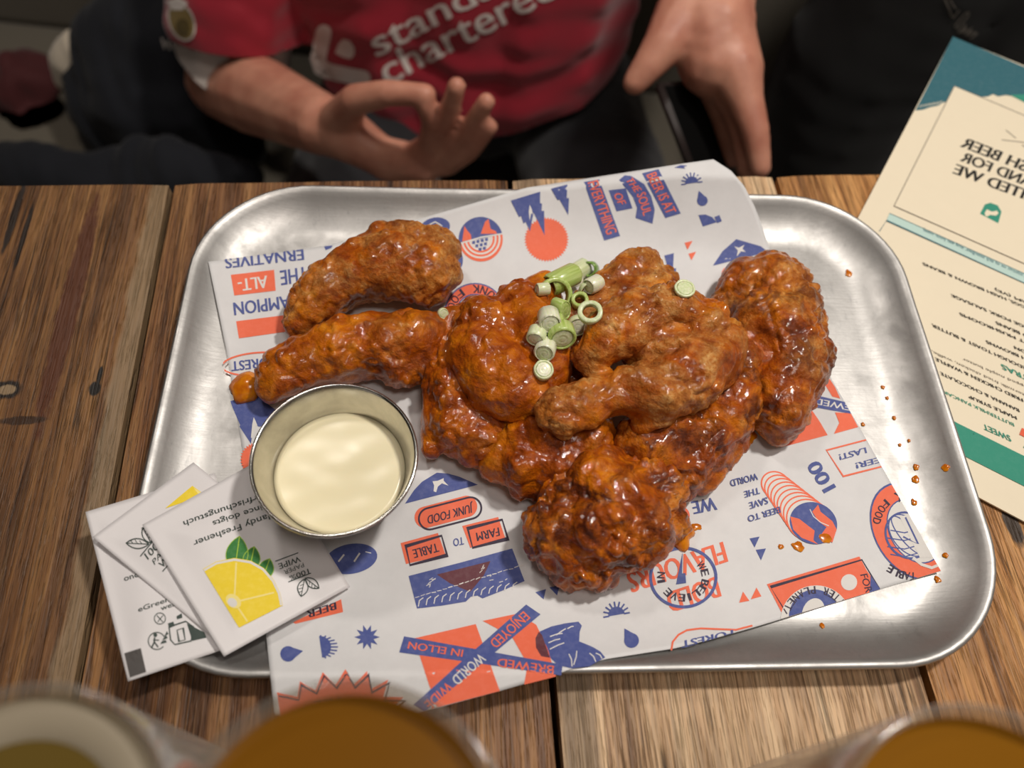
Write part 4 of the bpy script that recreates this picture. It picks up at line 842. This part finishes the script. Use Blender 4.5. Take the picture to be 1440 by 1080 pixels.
sh = [[(Vv((PX-.06, .735, -.37)), .112), (Vv((PX-.08, .735, -.2)), .116), (Vv((PX-.105, .735, -.08)), .114), (Vv((PX-.08, .75, .0)), .088)],
      [(Vv((PX+.06, .735, -.37)), .112), (Vv((PX+.06, .735, -.2)), .114), (Vv((PX+.065, .74, -.08)), .112), (Vv((PX+.08, .75, .0)), .088)],
      [(Vv((PX, .735, -.37)), .114), (Vv((PX, .735, -.2)), .12), (Vv((PX, .74, -.08)), .12), (Vv((PX, .75, .02)), .092), (Vv((PX, .755, .075)), .069)],
      [(shL+Vv((.04, 0, .0)), .07), (shL, .072), (shL.lerp(elL, .5)+Vv((0, -.01, 0)), .072), (shL.lerp(elL, .92)+Vv((.018, -.012, .01)), .071)],
      [(shR+Vv((-.04, 0, .0)), .07), (shR, .072), (shR.lerp(elR, .62), .068)], [(shL, .071), (Vv((PX, .75, .043)), .072), (shR, .071)],
      [(Vv((PX-.06, .745, -.06)), .1), (shL, .074)], [(Vv((PX+.06, .745, -.06)), .1), (shR, .074)]]
me = blob(sh, .0042, 10)
def fold(p, n):
    q = p*1.0; s = q.x*.55-q.z*.9+.12*noise.noise(q*7)
    w_ = min(1, max(0, (-q.z-.06)/.12))
    return .0045*noise.noise(Vector((s*26, q.x*5, q.y*4)))*(.35+w_)+.0025*noise.noise(q*22)
displace(me, fold)
bm = bmesh.new(); bm.from_mesh(me)
dL = (elL-shL).normalized(); dR = (elR-shR).normalized(); hemL = shL.lerp(elL, .80)
def cut(co, no, cond):
    gm = [f for f in bm.faces if cond(f.calc_center_median())]; ge_ = {v for f in gm for v in f.verts} | {e for f in gm for e in f.edges} | set(gm)
    bmesh.ops.bisect_plane(bm, geom=list(ge_), plane_co=co, plane_no=no, clear_outer=True)
cut((-.039, .58, -.272), (.42, 0, -1), lambda p: p.x > PX-.19 and p.z < -.1 and not (p.x < PX-.15 and p.z > -.27))
cut(hemL, dL+Vv((.25, 0, 0)), lambda p: p.x < PX-.15)
cut(shR.lerp(elR, .6), dR, lambda p: p.x > PX+.2)
shirt_me = bmmesh(bm); shirt = keep(link('shirt', shirt_me, RS), person); shirt['label'] = 'red football shirt with white sponsor lettering'
md = shirt.modifiers.new('t', 'SOLIDIFY'); md.thickness = .0012; md.offset = -1
# white cuff below the sleeve hem
cu_ = blob([[(shL.lerp(elL, .6), .058), (shL.lerp(elL, .97)+Vv((.012, -.012, .004)), .060)]], .004, 6)
bm = bmesh.new(); bm.from_mesh(cu_)
for co, no in ((shL.lerp(elL, .72), -dL), (shL.lerp(elL, .95), dL+Vv((-.35, -.1, 0)))): bmesh.ops.bisect_plane(bm, geom=bm.verts[:]+bm.edges[:]+bm.faces[:], plane_co=co, plane_no=no, clear_outer=True)
cf = keep(link('sleeve_cuff', bmmesh(bm), WC), person); cf['label'] = 'white sleeve cuff'
# trousers
tr = blob([[(Vv((PX, .765, -.315)), .10)], [(hipL, .088), (kneeL, .072), (Vv((kneeL.x, kneeL.y+.02, -.55)), .062), (footL+Vv((0, 0, .03)), .055)], [(hipR, .088), (kneeR, .072), (Vv((kneeR.x, kneeR.y+.02, -.55)), .062), (footR+Vv((0, 0, .03)), .055)]], .006, 8)
displace(tr, lambda p, n: .004*noise.noise(p*16)); keep(link('trousers', tr, fabric('charcoal_trousers', '1c1c20', .9)), person)
hr = blob([[(Vv((PX, .77, .22)), .08), (Vv((PX, .765, .262)), .082)], [(Vv((PX, .72, .29)), .05), (Vv((PX, .76, .29)), .06)]], .005, 6)
keep(link('hair', hr, fabric('dark_hair', '2a1c12', .6)), person)
for s_ in (-1, 1):
    bm = bmesh.new(); bmesh.ops.create_uvsphere(bm, u_segments=16, v_segments=10, radius=.011); e_ = link('eye', bmmesh(bm), plain('eye_white', 'e8e2da', .2)); e_.location = (PX+s_*.03, .677, .238); keep(e_, person)
# shirt lettering, laid on the cloth
bs = bmesh.new(); bs.from_mesh(shirt_me); bvs = BVHTree.FromBMesh(bs); bs.free()
def shirt_map(px):
    P_, N2 = [], []
    for d_ in rays(px):
        h = bvs.ray_cast(CAM, Vector(d_).normalized())
        if h[0] is None or h[0].y > .8: q = CAM+Vector(d_)*(.64/d_[1]); P_.append(q); N2.append(Vv((0, -1, 0)))
        else:
            nn = h[1] if h[1].dot(Vector(d_)) < 0 else -h[1]; P_.append(h[0]); N2.append(nn)
    return np.array(P_), np.array(N2)
WL = fabric('white_shirt_print', 'ddd3cc', .7, .1); GL = fabric('gold_badge_print', '8a7440', .6, .1); GD = fabric('dark_gold_print', '5a4a1c', .6, .1)
sp = Print()
sp.text(WL, 'standard', (531, 79), (763, -42), (514, 44), 1, .012); sp.text(WL, 'chartered', (546, 119), (785, -6), (527, 82), 1, .012)
def fat(p, pts, wd, mat, l=1): p.line(mat, pts, wd, l); [p.poly(mat, p.ell(q, wd/2, wd/2, 0, 16), l) for q in (pts[0], pts[-1])]
sp.part('printed_logo'); fat(sp, [(456, 45), (451, 68), (448, 82), (452, 94), (464, 100), (484, 104), (511, 109)], 22, WL)
sp.poly(WL, [(472, 74), (477, 60), (483, 54), (492, 56), (499, 66), (499, 75), (494, 82), (484, 80)], 1)
sp.part('sleeve_badge'); sp.poly(GL, sp.ell((257, 30), 16, 26, -20), 1); sp.poly(WL, [(236, 2), (252, -4), (266, 4), (258, 14), (244, 14)], 2); sp.poly(GD, sp.ell((259, 38), 10, 12, -20), 2); sp.line(WL, sp.ell((257, 30), 17, 27, -20), 2.5, 3, True)
for k in range(6): sp.line(WL, [(228+k*8, 52+k*3.2), (232+k*8, 66+k*2), (236+k*8, 56+k*3)], 3, 2)
sp.build(person, shirt_map, (), 10, 2e-4, 9e-4)
# phone
ph = empty('phone', 'black phone held in the hand at the right', 'phone', aty(990, 150, .47))
cs_ = [aty(922, 118, .478), aty(1000, 112, .512), aty(1046, 238, .47), aty(972, 246, .43)]
n_ = (cs_[1]-cs_[0]).cross(cs_[3]-cs_[0]).normalized(); n_ = n_ if n_.z > 0 else -n_
bm = bmesh.new(); f0 = [bm.verts.new(p-n_*.004) for p in cs_]; f1 = [bm.verts.new(p+n_*.004) for p in cs_]
bm.faces.new(f0); bm.faces.new(f1)
for i in range(4): bm.faces.new((f0[i], f0[(i+1) % 4], f1[(i+1) % 4], f1[i]))
bmesh.ops.recalc_face_normals(bm, faces=bm.faces); bmesh.ops.bevel(bm, geom=bm.edges[:], offset=.0022, segments=3, affect='EDGES')
keep(link('phone_case', bmmesh(bm), plain('phone_case_plastic', '2a211f', .45)), ph)
m_ = sum(cs_, Vv((0, 0, 0)))/4; me = pydata([m_+(p-m_)*.9+n_*.0043 for p in cs_], [(0, 1, 2, 3)]); keep(link('screen', me, plain('phone_screen_glass', '050505', .7, Specular_IOR_Level=.1), smooth=False), ph)

# ------------------------------------------------------------------ things on the bench
def cloth(name, chains, vox, amp, sc_, mat, label, cat, seed=0):
    me = blob(chains, vox, 8)
    displace(me, lambda p, n: amp*(noise.noise(p*sc_+Vv((seed, 0, 0)))+.6*abs(noise.noise(Vv((p.x*sc_*2.2+p.z*sc_, p.y*sc_*.5, p.z*sc_*.8))))-.3)); clampz(me, SEAT+.001)
    return tag(link(name, me, mat), label, cat)
cloth('navy_jacket', [c_([(205, 45, .74, .05), (172, 110, .73, .065), (190, 185, .70, .065), (250, 215, .69, .06)]), c_([(250, 25, .76, .06), (235, 90, .72, .075), (270, 160, .69, .07), (310, 200, .67, .05)]), c_([(190, 70, .73, .07), (200, 150, .70, .085)]),
      c_([(-40, 250, .57, .035), (60, 246, .57, .04), (180, 246, .57, .04), (330, 246, .57, .035)])], .006, .02, 14, fabric('navy_cloth', '10131c', .9, .05, 300), 'dark navy jacket heaped on the bench beside the person', 'jacket')
cloth('red_bag', [c_([(30, 110, .78, .045), (50, 150, .77, .055), (75, 195, .75, .045)]), c_([(15, 180, .76, .04), (50, 190, .75, .045)])], .006, .022, 20, fabric('dark_red_cloth', '4a1013', .8, .2, 300), 'crumpled dark red bag on the bench left of the navy jacket', 'bag', 4)
cap = cloth('white_cap', [c_([(112, 68, .715, .024), (99, 88, .71, .026), (92, 112, .705, .018)]), c_([(125, 66, .725, .022), (118, 90, .72, .024)])], .004, .004, 14, fabric('white_cloth', 'cfc2ae', .8), 'white rounded cloth cap tucked behind the navy jacket', 'cap', 9)
bb_ = empty('black_bag', 'large black bag with grey script lettering standing on the bench at the right', 'bag', (.42, .68, SEAT))
bg = blob([[(Vv((.325, .66, SEAT+.06)), .07), (Vv((.300, .66, -.24)), .075), (Vv((.300, .66, -.14)), .075), (Vv((.330, .68, -.02)), .085), (Vv((.36, .70, .1)), .08)],
           [(Vv((.45, .66, SEAT+.08)), .09), (Vv((.45, .66, -.14)), .11), (Vv((.46, .69, .08)), .11)], [(Vv((.6, .67, SEAT+.08)), .09), (Vv((.6, .67, -.1)), .1), (Vv((.58, .7, .08)), .1)]], .007, 10)
displace(bg, lambda p, n: .008*noise.noise(p*9)); clampz(bg, SEAT+.001)
bgo = keep(link('bag_body', bg, fabric('black_cloth', '0b0b0b', .9, .05, 300)), bb_)
b2 = bmesh.new(); b2.from_mesh(bg); bvb = BVHTree.FromBMesh(b2); b2.free()
def bag_map(px):
    P_, N2 = [], []
    for d_ in rays(px):
        h = bvb.ray_cast(CAM, Vector(d_).normalized()); q = h[0] if h[0] else CAM+Vector(d_)*(.6/d_[1]); P_.append(q); N2.append(Vv((0, -.8, .6)))
    return np.array(P_), np.array(N2)
GS = fabric('grey_script_print', '6a645c', .7, .0); bp = Print(); bp.part('script_lettering'); z = Z(1290, 0, 9.6)
bp.line(GS, z((360, -20), (395, 60), (430, 140), (450, 215), (480, 235), (520, 190), (560, 140)), 2.6); bp.line(GS, z((430, -10), (470, 60), (510, 120)), 2); bp.line(GS, z((500, 350), (560, 270), (640, 180), (680, 170), (675, 220), (600, 310), (530, 390), (500, 360)), 2.2, 1)
bp.line(GS, z((540, 440), (600, 400), (650, 330), (640, 400), (590, 440), (660, 420), (720, 380), (680, 450), (640, 480)), 2.6); bp.line(GS, z((680, 480), (740, 430), (790, 450), (740, 500), (700, 520)), 2.4)
bp.build(bb_, bag_map, (), 10, 1e-4, 1e-3)
